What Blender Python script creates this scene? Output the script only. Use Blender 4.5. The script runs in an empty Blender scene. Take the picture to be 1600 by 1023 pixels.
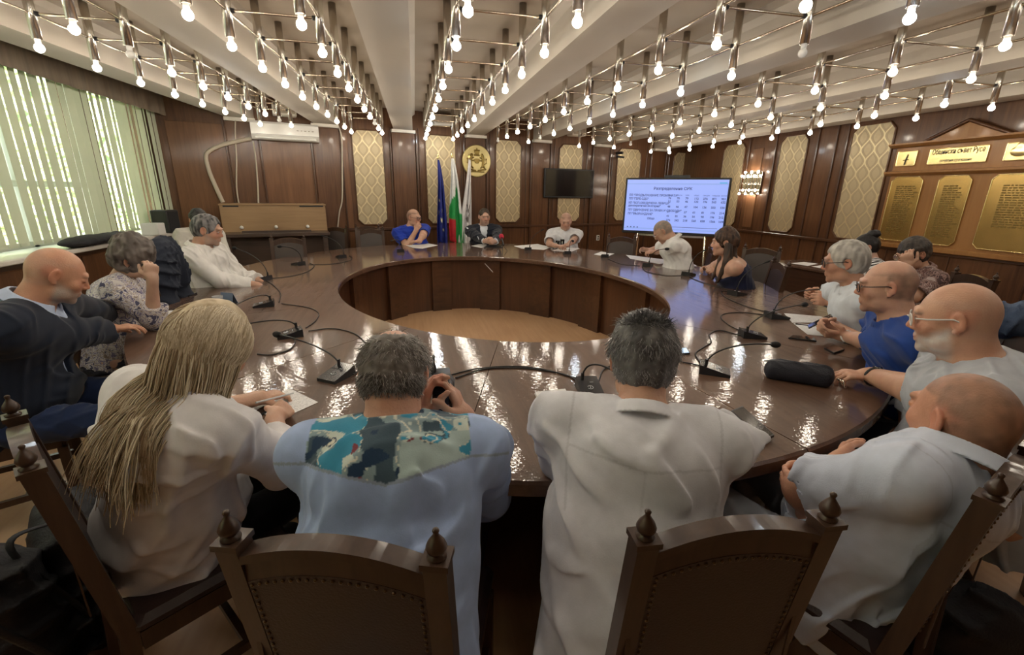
EXPO = 0.55
WORLD_S = 5.0
BULB_S = 60.0
LCD = .68
import bpy, math, random
import numpy as np
from mathutils import Vector, Matrix
random.seed(7)
SC = bpy.context.scene
COL = SC.collection
# ---------------------------------------------------------------- camera, light, exposure
EYE = 1.60                      # height of the phone that took the picture
FL = 700.0                      # focal length in pixels of a 1600 px wide frame
def _n(v):
    v = np.array(v, float); return v / np.linalg.norm(v)
UPC = _n([.015, 1, (511.5 - 301.5) / FL])
FWC = np.array([(640 - 800) / FL, (511.5 - 299) / FL, -1.0]); FWC -= FWC @ UPC * UPC; FWC = _n(FWC)
RTC = np.cross(FWC, UPC)
ROT = np.array([RTC, FWC, UPC])  # camera space -> room space (room Y runs along the ceiling beams)
cam_data = bpy.data.cameras.new('camera'); cam_data.sensor_width = 36.0; cam_data.lens = 36.0 * FL / 1600
cam_data.clip_start = .02; cam_data.clip_end = 200
cam = bpy.data.objects.new('camera', cam_data); COL.objects.link(cam)
M4 = Matrix([list(ROT[0]) + [0], list(ROT[1]) + [0], list(ROT[2]) + [EYE], [0, 0, 0, 1]])
cam.matrix_world = M4
SC.camera = cam
def sight(x, y):                # direction of a sight line
    return ROT @ np.array([(x - 800) / FL, (511.5 - y) / FL, -1.0])
def on_z(x, y, z):              # point of a horizontal surface
    d = sight(x, y); return np.array([0, 0, EYE]) + d * (z - EYE) / d[2]
def on_x(x, y, X):
    d = sight(x, y); return np.array([0, 0, EYE]) + d * X / d[0]
def at_depth(x, y, Z):
    return np.array([0, 0, EYE]) + sight(x, y) * Z
BW = (8.95, .25)                # back wall: y = BW0 + BW1 * x
def on_back(x, y, off=0.0):
    d = sight(x, y); t = (BW[0] - off) / (d[1] - BW[1] * d[0]); return np.array([0, 0, EYE]) + d * t

SC.view_settings.view_transform = 'Standard'
SC.view_settings.look = 'None'
SC.view_settings.gamma = 1.0
SC.view_settings.use_curve_mapping = False
SC.view_settings.exposure = EXPO
world = bpy.data.worlds.new('world'); SC.world = world; world.use_nodes = True
_bg = world.node_tree.nodes['Background']
_bg.inputs[0].default_value = (.86, 1.0, .98, 1); _bg.inputs[1].default_value = WORLD_S
sun_d = bpy.data.lights.new('sun', 'SUN'); sun_d.energy = 5.0; sun_d.angle = .02; sun_d.color = (1, .93, .75)
sun = bpy.data.objects.new('sun', sun_d); COL.objects.link(sun); sun.rotation_euler = (math.radians(50), 0, math.radians(60))

# ---------------------------------------------------------------- helpers
def tag(o, label=None, cat=None, group=None, kind=None):
    if label: o['label'] = label
    if cat: o['category'] = cat
    if group: o['group'] = group
    if kind: o['kind'] = kind
    return o
def empty(name, loc=(0, 0, 0), rz=0.0, label=None, cat=None, group=None):
    o = bpy.data.objects.new(name, None); COL.objects.link(o); o.empty_display_size = .1
    o.location = loc; o.rotation_euler = (0, 0, rz)
    return tag(o, label, cat, group)
def copy_tree(o, parent=None):
    c = o.copy(); COL.objects.link(c)
    if parent is not None: c.parent = parent
    for ch in o.children: copy_tree(ch, c)
    return c
def newmesh(name, V, F, m=None, parent=None, smooth=False, mi=None):
    me = bpy.data.meshes.new(name)
    me.from_pydata([tuple(v) for v in V], [], F)
    if smooth: me.polygons.foreach_set('use_smooth', [True] * len(me.polygons))
    o = bpy.data.objects.new(name, me); COL.objects.link(o)
    if m is not None:
        for q in (m if isinstance(m, (list, tuple)) else [m]): me.materials.append(q)
    if mi is not None: me.polygons.foreach_set('material_index', mi)
    if parent is not None: o.parent = parent
    return o
class MB:
    def __init__(s): s.V = []; s.F = []; s.mi = []; s.cur = 0; s.sm = []
    def add(s, V, F, smooth=False):
        n = len(s.V); s.V += [tuple(float(c) for c in v) for v in V]; s.F += [tuple(i + n for i in f) for f in F]
        s.mi += [s.cur] * len(F); s.sm += [smooth] * len(F); return s
    def box(s, c, d, R=None, taper=1.0):
        x, y, z = [q / 2 for q in d]
        P = [(-x, -y, -z), (x, -y, -z), (x, y, -z), (-x, y, -z), (-x * taper, -y * taper, z), (x * taper, -y * taper, z), (x * taper, y * taper, z), (-x * taper, y * taper, z)]
        if R is not None: P = [R @ Vector(p) for p in P]
        return s.add([(p[0] + c[0], p[1] + c[1], p[2] + c[2]) for p in P], [(0, 3, 2, 1), (4, 5, 6, 7), (0, 1, 5, 4), (1, 2, 6, 5), (2, 3, 7, 6), (3, 0, 4, 7)])
    def bevbox(s, c, d, b=.004, R=None):
        x, y, z = [q / 2 for q in d]; V = []
        for zz, k in ((-z, b), (-z + b, 0), (z - b, 0), (z, b)):
            X, Y = x - k, y - k; e = b
            V += [(-X + e, -Y, zz), (X - e, -Y, zz), (X, -Y + e, zz), (X, Y - e, zz), (X - e, Y, zz), (-X + e, Y, zz), (-X, Y - e, zz), (-X, -Y + e, zz)]
        F = [tuple(range(7, -1, -1)), tuple(range(24, 32))]
        for l in range(3):
            for i in range(8): j = (i + 1) % 8; F.append((l * 8 + i, l * 8 + j, l * 8 + 8 + j, l * 8 + 8 + i))
        if R is not None: V = [R @ Vector(p) for p in V]
        return s.add([(p[0] + c[0], p[1] + c[1], p[2] + c[2]) for p in V], F)
    def tube(s, pts, r, n=8, caps=True, flat=None):
        pts = [Vector(p) for p in pts]; N = len(pts); rr = r if hasattr(r, '__len__') else [r] * N
        V = []; F = []; u = None
        for i, p in enumerate(pts):
            t = (pts[min(i + 1, N - 1)] - pts[max(i - 1, 0)])
            t = t.normalized() if t.length > 1e-9 else Vector((0, 0, 1))
            if u is None:
                a = Vector((0, 0, 1)) if abs(t.z) < .9 else Vector((1, 0, 0)); u = t.cross(a).normalized()
            else: u = (u - t * u.dot(t)).normalized()
            w = t.cross(u)
            for k in range(n):
                a = 2 * math.pi * k / n; V.append(p + (u * math.cos(a) + w * math.sin(a) * (flat or 1)) * rr[i])
        for i in range(N - 1):
            for k in range(n): j = (k + 1) % n; F.append((i * n + k, i * n + j, (i + 1) * n + j, (i + 1) * n + k))
        s.add(V, F, True)
        if caps:
            s.add([V[k] for k in range(n)], [tuple(range(n - 1, -1, -1))]); s.add([V[(N - 1) * n + k] for k in range(n)], [tuple(range(n))])
        return s
    def lathe(s, c, prof, n=20, R=None):
        V = []; F = []
        for r, z in prof:
            for k in range(n): a = 2 * math.pi * k / n; V.append(Vector((r * math.cos(a), r * math.sin(a), z)))
        for i in range(len(prof) - 1):
            for k in range(n): j = (k + 1) % n; F.append((i * n + k, i * n + j, (i + 1) * n + j, (i + 1) * n + k))
        F.append(tuple(range(n - 1, -1, -1))); F.append(tuple(range((len(prof) - 1) * n, len(prof) * n)))
        if R is not None: V = [R @ v for v in V]
        return s.add([v + Vector(c) for v in V], F, True)
    def prism(s, poly, h, R=None, c=(0, 0, 0)):       # poly in XY, extruded along Z
        n = len(poly); V = [Vector((x, y, 0)) for x, y in poly] + [Vector((x, y, h)) for x, y in poly]
        if R is not None: V = [R @ v for v in V]
        F = [tuple(range(n - 1, -1, -1)), tuple(range(n, 2 * n))] + [(i, (i + 1) % n, n + (i + 1) % n, n + i) for i in range(n)]
        return s.add([v + Vector(c) for v in V], F)
    def build(s, name, m=None, parent=None):
        o = newmesh(name, s.V, s.F, m, parent, mi=s.mi if isinstance(m, (list, tuple)) else None)
        o.data.polygons.foreach_set('use_smooth', s.sm); return o
def RZ(a): return Matrix.Rotation(a, 3, 'Z')
def RX(a): return Matrix.Rotation(a, 3, 'X')
def RY(a): return Matrix.Rotation(a, 3, 'Y')

# ---------------------------------------------------------------- materials
def nodes(name):
    m = bpy.data.materials.new(name); m.use_nodes = True; nt = m.node_tree; return m, nt, nt.nodes['Principled BSDF']
def setc(b, k, v):
    if k in b.inputs: b.inputs[k].default_value = v
def mat(name, c, rough=.5, metal=0.0, noise=.0, nscale=8.0, bump=0.0, bscale=60.0, coat=0.0, emit=None, es=0.0, trans=0.0, sheen=0.0, sss=0.0, ior=None, stretch=None):
    m, nt, b = nodes(name); N = nt.nodes; L = nt.links
    setc(b, 'Base Color', (*c, 1)); setc(b, 'Roughness', rough); setc(b, 'Metallic', metal)
    setc(b, 'Coat Weight', coat); setc(b, 'Coat Roughness', .12); setc(b, 'Transmission Weight', trans)
    setc(b, 'Sheen Weight', sheen)
    if ior: setc(b, 'IOR', ior)
    if sss: setc(b, 'Subsurface Weight', sss); setc(b, 'Subsurface Radius', (.012, .005, .003)); setc(b, 'Subsurface Scale', 1.0)
    if emit: setc(b, 'Emission Color', (*emit, 1)); setc(b, 'Emission Strength', es)
    tc = N.new('ShaderNodeTexCoord'); mp = N.new('ShaderNodeMapping'); L.new(tc.outputs['Object'], mp.inputs[0])
    if stretch: mp.inputs['Scale'].default_value = stretch
    if noise:
        t = N.new('ShaderNodeTexNoise'); t.inputs['Scale'].default_value = nscale; t.inputs['Detail'].default_value = 5; L.new(mp.outputs[0], t.inputs['Vector'])
        r = N.new('ShaderNodeMapRange'); r.inputs[1].default_value = .25; r.inputs[2].default_value = .75; r.inputs[3].default_value = 1 - noise; r.inputs[4].default_value = 1 + noise * .6
        L.new(t.outputs[0], r.inputs[0])
        mx = N.new('ShaderNodeMix'); mx.data_type = 'RGBA'; mx.blend_type = 'MULTIPLY'; mx.inputs[0].default_value = 1
        mx.inputs[6].default_value = (*c, 1); L.new(r.outputs[0], mx.inputs[7]); L.new(mx.outputs[2], b.inputs['Base Color'])
    if bump:
        t2 = N.new('ShaderNodeTexNoise'); t2.inputs['Scale'].default_value = bscale; t2.inputs['Detail'].default_value = 4; L.new(mp.outputs[0], t2.inputs['Vector'])
        bp = N.new('ShaderNodeBump'); bp.inputs['Strength'].default_value = bump; bp.inputs['Distance'].default_value = .01
        L.new(t2.outputs[0], bp.inputs['Height']); L.new(bp.outputs[0], b.inputs['Normal'])
    return m
def wood(name, c1, c2, rough=.3, coat=.5, grain=(1.2, 1.2, 14), axis=2, bump=.03, bscale=40, crough=.12, spec=.5):
    m, nt, b = nodes(name); N = nt.nodes; L = nt.links
    tc = N.new('ShaderNodeTexCoord'); mp = N.new('ShaderNodeMapping'); L.new(tc.outputs['Object'], mp.inputs[0])
    sc = [9.0, 9.0, 9.0]; sc[axis] = .6; mp.inputs['Scale'].default_value = sc
    t = N.new('ShaderNodeTexNoise'); t.inputs['Scale'].default_value = 2.4; t.inputs['Detail'].default_value = 8; t.inputs['Roughness'].default_value = .62; t.inputs['Distortion'].default_value = .6
    L.new(mp.outputs[0], t.inputs['Vector'])
    t3 = N.new('ShaderNodeTexNoise'); t3.inputs['Scale'].default_value = 1.3; L.new(tc.outputs['Object'], t3.inputs['Vector'])
    ad = N.new('ShaderNodeMath'); ad.operation = 'ADD'; L.new(t.outputs[0], ad.inputs[0]); L.new(t3.outputs[0], ad.inputs[1])
    cr = N.new('ShaderNodeValToRGB'); cr.color_ramp.elements[0].position = .36; cr.color_ramp.elements[1].position = .64
    cr.color_ramp.elements[0].color = (*c1, 1); cr.color_ramp.elements[1].color = (*c2, 1)
    hf = N.new('ShaderNodeMath'); hf.operation = 'MULTIPLY'; hf.inputs[1].default_value = .5; L.new(ad.outputs[0], hf.inputs[0])
    L.new(hf.outputs[0], cr.inputs[0]); L.new(cr.outputs[0], b.inputs['Base Color'])
    setc(b, 'Roughness', rough); setc(b, 'Coat Weight', coat); setc(b, 'Coat Roughness', crough); setc(b, 'Specular IOR Level', spec)
    if bump:
        t2 = N.new('ShaderNodeTexNoise'); t2.inputs['Scale'].default_value = bscale; t2.inputs['Detail'].default_value = 3; L.new(tc.outputs['Object'], t2.inputs['Vector'])
        bp = N.new('ShaderNodeBump'); bp.inputs['Strength'].default_value = bump; bp.inputs['Distance'].default_value = .01
        L.new(t2.outputs[0], bp.inputs['Height']); L.new(bp.outputs[0], b.inputs['Normal']); L.new(bp.outputs[0], b.inputs['Coat Normal'])
    return m
M = {}
M['wall_wood'] = wood('dark_panel_wood', (.060, .025, .011), (.150, .068, .030), rough=.40, coat=.35, spec=.3)
M['wall_wood2'] = wood('panel_wood_light', (.12, .052, .022), (.21, .100, .046), rough=.42, coat=.3, spec=.3)
M['dado'] = wood('dado_wood', (.045, .018, .009), (.10, .042, .018), rough=.35, axis=0)
M['table'] = wood('table_veneer', (.070, .035, .021), (.155, .086, .054), rough=.5, coat=1.0, axis=1, bump=.060, bscale=55, crough=.045, spec=.25)
M['table_front'] = wood('table_front_panel', (.050, .020, .010), (.105, .042, .018), rough=.34, coat=.5)
M['chair_wood'] = wood('chair_wood', (.036, .018, .010), (.080, .043, .026), rough=.36, coat=.35, spec=.35, bump=.02)
M['leather'] = mat('brown_leather', (.032, .016, .014), .42, noise=.25, nscale=5, bump=.12, bscale=180, coat=.15)
M['grey_leather'] = mat('taupe_leather', (.060, .046, .040), .5, noise=.2, nscale=4, bump=.1, bscale=150)
M['ceiling'] = mat('ceiling_plaster', (.36, .300, .235), .85, noise=.10, nscale=2.2, bump=.05, bscale=30)
M['beam'] = mat('beam_plaster', (.47, .42, .355), .7, noise=.05, nscale=1.5)
M['steel'] = mat('satin_steel', (.62, .58, .52), .26, metal=1.0, noise=.12, nscale=4, bump=.02, bscale=90)
M['rod'] = mat('brass_tinted_rod', (.66, .58, .47), .22, metal=1.0)
M['chrome'] = mat('chrome', (.85, .82, .78), .08, metal=1.0)
M['socket'] = mat('lamp_socket', (.75, .74, .72), .35)
M['bulb'] = mat('lit_bulb', (1, .9, .75), .3, emit=(1, .89, .73), es=BULB_S)
M['bulb_cool'] = mat('lit_bulb_cool', (.9, .95, 1), .3, emit=(.80, .92, 1.0), es=BULB_S)
M['bulb_off'] = mat('unlit_bulb', (.85, .84, .82), .15, coat=.5)
M['floor'] = wood('floor_laminate', (.46, .27, .14), (.58, .36, .20), rough=.45, coat=.2, axis=1, bump=0)
M['black'] = mat('black_plastic', (.015, .015, .017), .42, noise=.2, nscale=20)
M['blackgloss'] = mat('black_glass', (.006, .006, .008), .06, coat=.8, noise=.1)
M['rubber'] = mat('black_cable', (.012, .011, .011), .5)
M['white_plastic'] = mat('white_plastic', (.72, .72, .70), .35, noise=.04)
M['paper'] = mat('paper', (.80, .80, .80), .8, noise=.03, nscale=30)
M['gold'] = mat('gold_plaque', (.62, .42, .14), .25, metal=.9, noise=.2, nscale=5)
M['gold_bright'] = mat('polished_brass', (.95, .78, .38), .18, metal=.9)
M['gold_plate'] = mat('brass_name_plate', (.80,.66,.30), .22, metal=.85, noise=.3, nscale=6)
M['ink'] = mat('dark_engraving', (.04, .03, .015), .5)
M['board'] = wood('honey_oak_board', (.24, .110, .032), (.34, .165, .055), rough=.42, coat=.2, spec=.3)
M['white_metal'] = mat('white_enamel', (.70, .69, .66), .35, coat=.3, noise=.03)
M['glass'] = mat('clear_glass', (1, 1, 1), .02, trans=1.0, ior=1.45)
# ---------------------------------------------------------------- room shell
XL, XR, YB, ZC, ZB = -3.65, 6.67, -2.4, 2.99, 2.65
TH = math.atan(BW[1]); CT = math.cos(TH)
def bu(px, py):                       # back wall: distance along wall, height
    P = on_back(px, py); return P[0] / CT, P[2]
def ru(px, py, off=.0):
    P = on_x(px, py, XR - off); return -P[1], P[2]
def yback(x): return BW[0] + BW[1] * x
fl = MB().box((1.5, 3.9, -.05), (12, 14, .1)).build('floor', M['floor']); tag(fl, kind='structure')
ce = MB().box((1.5, 3.9, ZC + .05), (12, 14, .1)).build('ceiling', M['ceiling']); tag(ce, kind='structure')
def wallframe(name, loc, rz):
    o = MB()
    return o
# back wall -------------------------------------------------------
def shellwall(name, loc, rz, mb, m):
    o = mb.build(name, m); o.location = loc; o.rotation_euler = (0, 0, rz); tag(o, kind='structure'); return o
U0, U1 = XL / CT - .3, XR / CT + .3
wb = MB().box(((U0 + U1) / 2, .1, 1.56), (U1 - U0, .2, 3.12))
wall_back = shellwall('wall_back', (0, BW[0], 0), TH, wb, M['wall_wood'])
wr = MB().box((-4.4, .1, 1.56), (14, .2, 3.12))
wall_right = shellwall('wall_right', (XR, 0, 0), -math.pi / 2, wr, M['wall_wood'])
wf = MB().box((1.5, YB - .1, 1.56), (11.2, .2, 3.12)).build('wall_front', M['wall_wood2']); tag(wf, kind='structure')
# left wall with the window band
WZ0, WZ1 = 1.0, 2.78
wl = MB().box((2.8, .12, WZ0 / 2), (11, .24, WZ0)).box((2.8, .12, (WZ1 + 3.12) / 2), (11, .24, 3.12 - WZ1))
PY = [-2.3, -.05, 2.2, 4.45, 6.7]
for y in PY: wl.box((y, .12, (WZ0 + WZ1) / 2), (.14, .24, WZ1 - WZ0))
wl.box((8.2, .12, 1.9), (.9, .24, 1.8))
wall_left = shellwall('wall_left', (XL, 0, 0), math.pi / 2, wl, M['wall_wood'])
for i in range(4):
    a, b = PY[i] + .07, PY[i + 1] - .07
    w = MB(); zc = (WZ0 + WZ1) / 2; hz = WZ1 - WZ0
    for q in (a + .03, (a + b) / 2, b - .03): w.box((q, .14, zc), (.06, .07, hz))
    for z in (WZ0 + .03, WZ1 - .03, WZ0 + .62): w.box(((a + b) / 2, .14, z), (b - a, .07, .06))
    o = w.build('window_%d' % (i + 1), M['white_metal']); o.location = (XL, 0, 0); o.rotation_euler = (0, 0, math.pi / 2); tag(o, kind='structure')
    p = MB().box(((a + b) / 2, .14, zc), (b - a - .1, .006, hz - .1)).build('pane', M['glass'], o)
w = MB().box((7.2, .14, zc), (1.0, .07, hz))
# sill shelf and the cabinets under it
M['sill'] = mat('painted_sill', (.66, .63, .58), .35, noise=.06)
s = MB().bevbox((2.75, -.16, .985), (10.4, .46, .045), .008).build('window_sill', M['sill']); s.name = 'trim_1'
s.location = (XL, 0, 0); s.rotation_euler = (0, 0, math.pi / 2); tag(s, kind='structure')
for i in range(9):
    c = empty('radiator_cabinet', (XL + .16, -1.9 + i * 1.05, 0), math.pi / 2)
    nth = ('first, behind the camera side', 'second', 'third', 'fourth', 'fifth', 'sixth', 'seventh', 'eighth', 'ninth, next to the far corner')[i]
    MB().box((0, 0, .48), (1.03, .30, .955)).build('body', M['dado'], c)
    for q in (-.255, .255): MB().bevbox((q, -.16, .5), (.48, .02, .82), .01).build('door', M['wall_wood'], c)
    tag(c, 'dark wooden low cabinet under the window sill, ' + nth, 'cabinet', 'low cabinets under the window sill')
# wood relief and wallpaper on the back wall
def wallpaper_mat():
    m, nt, b = nodes('damask_wallpaper'); N = nt.nodes; L = nt.links
    tc = N.new('ShaderNodeTexCoord'); sp = N.new('ShaderNodeSeparateXYZ'); L.new(tc.outputs['Object'], sp.inputs[0])
    def mth(op, a, b_=None, c=None):
        n = N.new('ShaderNodeMath'); n.operation = op
        for i, v in enumerate((a, b_, c)):
            if v is None: continue
            if isinstance(v, (int, float)): n.inputs[i].default_value = v
            else: L.new(v, n.inputs[i])
        return n.outputs[0]
    W = .21; s_ = mth('MULTIPLY', mth('SINE', mth('MULTIPLY', sp.outputs[2], 2 * math.pi / .34)), W / 4)
    f1 = mth('ABSOLUTE', mth('SINE', mth('MULTIPLY', mth('SUBTRACT', sp.outputs[0], s_), math.pi / W)))
    f2 = mth('ABSOLUTE', mth('SINE', mth('MULTIPLY', mth('SUBTRACT', mth('ADD', sp.outputs[0], s_), W / 2), math.pi / W)))
    m_ = mth('MINIMUM', f1, f2)
    l1 = mth('LESS_THAN', m_, .20)
    l2 = mth('LESS_THAN', mth('ABSOLUTE', mth('SUBTRACT', m_, .42)), .05)
    l3 = mth('GREATER_THAN', m_, .66)
    pat = mth('MAXIMUM', l1, mth('MULTIPLY', mth('MAXIMUM', l2, l3), .35))
    mx = N.new('ShaderNodeMix'); mx.data_type = 'RGBA'; L.new(pat, mx.inputs[0])
    mx.inputs[6].default_value = (.40, .315, .195, 1); mx.inputs[7].default_value = (.66, .56, .34, 1); L.new(mx.outputs[2], b.inputs['Base Color'])
    L.new(mth('MULTIPLY', pat, .55), b.inputs['Metallic']); b.inputs['Roughness'].default_value = .42
    return m
M['wallpaper'] = wallpaper_mat()
def octo(u0, u1, z0, z1, c=.09): return [(u0 + c, z0), (u1 - c, z0), (u1, z0 + c), (u1, z1 - c), (u1 - c, z1), (u0 + c, z1), (u0, z1 - c), (u0, z0 + c)]
RXZ = Matrix(((1, 0, 0), (0, 0, -1), (0, 1, 0)))   # XY polygon -> XZ, extruded to -Y
def wall_panel(wall, u0, u1, z0, z1, tn):
    o = MB().prism(octo(u0, u1, z0, z1), .012, RXZ).build('wallpaper_panel', M['wallpaper'], wall)
    t = MB(); P = octo(u0 - .012, u1 + .012, z0 - .012, z1 + .012, .095)
    for i in range(8):
        a, b = P[i], P[(i + 1) % 8]; t.tube([(a[0], -.012, a[1]), (b[0], -.012, b[1])], .013, 6)
    t.build('panel_moulding', M['wall_wood'], wall)
for (pa, pb) in (((553, 250), (599, 250)), ((666, 250), (711, 250)), ((775, 250), (813, 250)), ((874, 250), (909, 250)), ((965, 250), (1000, 250)), ((1053, 250), (1085, 250))):
    u0 = bu(*pa)[0]; u1 = bu(*pb)[0]
    wall_panel(wall_back, u0, u1, 1.02, 2.60, 0)
def board(wall, u0, u1, z0, z1, d, m, name='wood_board'):
    return MB().bevbox(((u0 + u1) / 2, -d / 2 + .002, (z0 + z1) / 2), (u1 - u0, d, z1 - z0), .006).build(name, m, wall)
M['capital'] = mat('capital_plaster', (.66, .62, .55), .6, noise=.05)
for k, px in enumerate((381, 510, 630, 742, 845, 940, 1030)):
    u = bu(px, 230)[0]
    board(wall_back, u - .21, u + .21, .0, 2.60, .035, M['wall_wood'], 'pilaster')
    MB().box((u, -.05, 2.625), (.42, .10, .05)).build('capital', M['capital'], wall_back)
    for q in (-.235, .235): board(wall_back, u + q - .012, u + q + .012, .0, 2.62, .05, M['dado'], 'vertical_moulding')
for px in (612, 655, 720, 765, 822, 866, 917, 957, 1010, 1045):
    u = bu(px, 250)[0]; board(wall_back, u - .008, u + .008, 0, 2.7, .02, M['dado'], 'vertical_moulding')
board(wall_back, bu(268, 250)[0], bu(545, 250)[0], .0, 2.55, .012, M['wall_wood2'], 'veneer_sheet')
for px in (367, 403, 497, 535): u = bu(px, 250)[0]; board(wall_back, u - .012, u + .012, 0, 2.6, .03, M['wall_wood'], 'vertical_moulding')
for z, h in ((.93, .045), (.10, .2)):
    board(wall_back, U0 + .4, U1 - .4, z - h / 2, z + h / 2, .05, M['dado'], 'dado_rail')
# right wall
for (a, b) in (((1127, 280), (1158, 280)), ((1213, 280), (1252, 280)), ((1320, 280), (1381, 280))):
    wall_panel(wall_right, ru(*a)[0], ru(*b)[0], 1.0, 2.63, 0)
for px in (1165, 1205, 1268, 1296, 1312): u = ru(px, 280)[0]; board(wall_right, u - .014, u + .014, 0, 2.9, .03, M['dado'], 'vertical_moulding')
u = ru(1179, 280)[0]; board(wall_right, u - .13, u + .13, 1.0, 2.5, .02, M['wall_wood2'], 'veneer_sheet')
for z, h in ((.93, .045), (.10, .2)): board(wall_right, -10.4, 2.4, z - h / 2, z + h / 2, .045, M['dado'], 'dado_rail')
for k in range(9): board(wall_right, -5.2 + k * .8, -5.18 + k * .8, .1, .93, .012, M['dado'], 'vertical_moulding')
# beams (slightly fanned, as measured)
BE = [(-2.85, 4.0, -2.50, 8.3), (-1.48, 3.45, -1.31, 8.65), (-.12, 3.1, -.06, 8.9), (1.37, 2.7, 1.28, 9.3), (2.92, 3.4, 2.69, 9.6), (4.76, 3.3, 4.19, 9.97), (6.36, 4.0, 5.86, 10.3)]
for i, (xa, ya, xb, yb) in enumerate(BE):
    sl = (xb - xa) / (yb - ya); y0, y1 = YB, yb + .3
    x0 = xa + sl * (y0 - ya); x1 = xa + sl * (y1 - ya)
    b = MB(); hw = .165; V = []
    for (x, y) in ((x0, y0), (x1, y1)):
        for dx, z in ((-hw, ZB), (hw, ZB), (hw, ZC - .10), (hw + .05, ZC - .06), (hw + .05, ZC), (-hw - .05, ZC), (-hw - .05, ZC - .06), (-hw, ZC - .10)): V.append((x + dx, y, z))
    b.add(V, [tuple(range(7, -1, -1)), tuple(range(8, 16))] + [(k, (k + 1) % 8, 8 + (k + 1) % 8, 8 + k) for k in range(8)])
    o = b.build('ceiling_beam', M['beam']); tag(o, kind='structure'); o.name = 'trim_%d' % (i + 2)

# ---------------------------------------------------------------- ceiling lamps: one lattice of steel tubes in every bay
def tube_mesh():
    mb = MB(); r = .029
    mb.lathe((0, 0, 0), [(r, 0), (r, -.435), (r - .006, -.435), (r - .006, -.42)], 18); return mb
TUBE = tube_mesh().build('tube', M['steel'])
TUBE_D = TUBE.data; bpy.data.objects.remove(TUBE)
def tmp(mb, m):
    o = mb.build('x', m); d = o.data; bpy.data.objects.remove(o); return d
SOCK_D = tmp(MB().lathe((0, 0, 0), [(.017, .02), (.017, -.024), (.012, -.030)], 12), M['socket'])
def bulbprof(): return [(.012, .027)] + [(.028 * math.sin(a), .028 * math.cos(a)) for a in [math.pi * k / 9 for k in range(1, 9)]] + [(.002, -.028)]
BULB_D = {k: tmp(MB().lathe((0, 0, 0), bulbprof(), 14), M[m]) for k, m in (('w', 'bulb'), ('c', 'bulb_cool'), ('o', 'bulb_off'))}
def rod_mesh():
    mb = MB(); mb.tube([(0, 0, 0), (1, 0, 0)], .0085, 8); return tmp(mb, M['rod'])
ROD_D = rod_mesh()
COLR_D = tmp(MB().lathe((0, 0, 0), [(.0, -.012), (.014, -.012), (.016, .0), (.014, .012), (.0, .012)], 10), M['black'])
def link(name, d, parent, loc, rot=None, sc=None):
    o = bpy.data.objects.new(name, d); COL.objects.link(o); o.parent = parent; o.location = loc
    if rot: o.rotation_euler = rot
    if sc: o.scale = sc
    return o
BAYS = [  # left row x0,y0,slope ; right row ; spacing ; first y
    ('leftmost ceiling lamp lattice of steel tubes and bulbs, nearest the window blinds', -2.65, -.10 * -1, -2.09, .066, .57, 4.56),
    ('steel tube lamp lattice in the second ceiling bay from the window', -1.26, .053, -.62, .033, .62, 3.49),
    ('steel tube lamp lattice in the middle ceiling bay above the seated man in a suit', .38, -.004, 1.05, -.024, .66, 3.0),
    ('steel tube lamp lattice in the ceiling bay just right of the middle one', 2.13, -.054, 2.84, -.066, .71, 3.16),
    ('steel tube lamp lattice in the second ceiling bay from the honour board wall', 3.93, -.045, 4.78, -.05, .73, 4.13),
    ('rightmost ceiling lamp lattice of steel tubes and bulbs, nearest the honour board', 5.81, -.01, 6.5, -.04, .79, 4.3)]
BAYS[0] = (BAYS[0][0], -2.70, .10, -2.10, .066, .57, 4.56)
OFF = {(0, 'R', 0), (0, 'R', 6), (1, 'R', 7), (3, 'R', 0), (3, 'R', 8), (4, 'R', 7), (3, 'L', 9)}
RZ_ = 2.71
BAYS = [(b[0], b[1] * .9, b[2], b[3] * .9, b[4], b[5] * .9, b[6] * .9) for b in BAYS]
for bi, (lab, xl, ml, xr, mr, sp, yf) in enumerate(BAYS):
    k0 = -int((yf + .2) / sp); root = empty('lamp_lattice', ((xl + xr) / 2, yf, ZC), 0, lab, 'ceiling lamp', 'lamp lattices in the ceiling bays')
    O = Vector(root.location); pts = {'L': [], 'R': []}; k = k0
    while True:
        y = yf + k * sp
        if y > yback(xl) - .35: break
        for side, x0, m_ in (('L', xl, ml), ('R', xr, mr)):
            x = x0 + m_ * (y - yf); pts[side].append((x, y))
            t = link('tube', TUBE_D, root, Vector((x, y, ZC)) - O)
            link('socket', SOCK_D, t, (0, 0, -.435))
            kk = 'o' if (bi, side, k) in OFF else ('c' if (bi * 7 + k * 3 + (side == 'L')) % 9 == 0 else 'w')
            link('bulb', BULB_D[kk], t, (0, 0, -.486))
        k += 1
    for side in 'LR':
        P = pts[side]
        for a, b in zip(P[:-1], P[1:]):
            d = Vector((b[0] - a[0], b[1] - a[1], 0)); link('rod', ROD_D, root, Vector((a[0], a[1], RZ_)) - O, (0, 0, math.atan2(d.y, d.x)), (d.length, 1, 1))
    for a, b in zip(pts['L'], pts['R']):
        d = Vector((b[0] - a[0], b[1] - a[1], 0)); link('rod', ROD_D, root, Vector((a[0], a[1], RZ_)) - O, (0, 0, math.atan2(d.y, d.x)), (d.length, 1, 1))
        for q, s_ in ((a, 1), (b, -1)):
            link('collar', COLR_D, root, Vector((q[0] + s_ * .034, q[1], RZ_)) - O, (0, math.pi / 2, 0))

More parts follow.
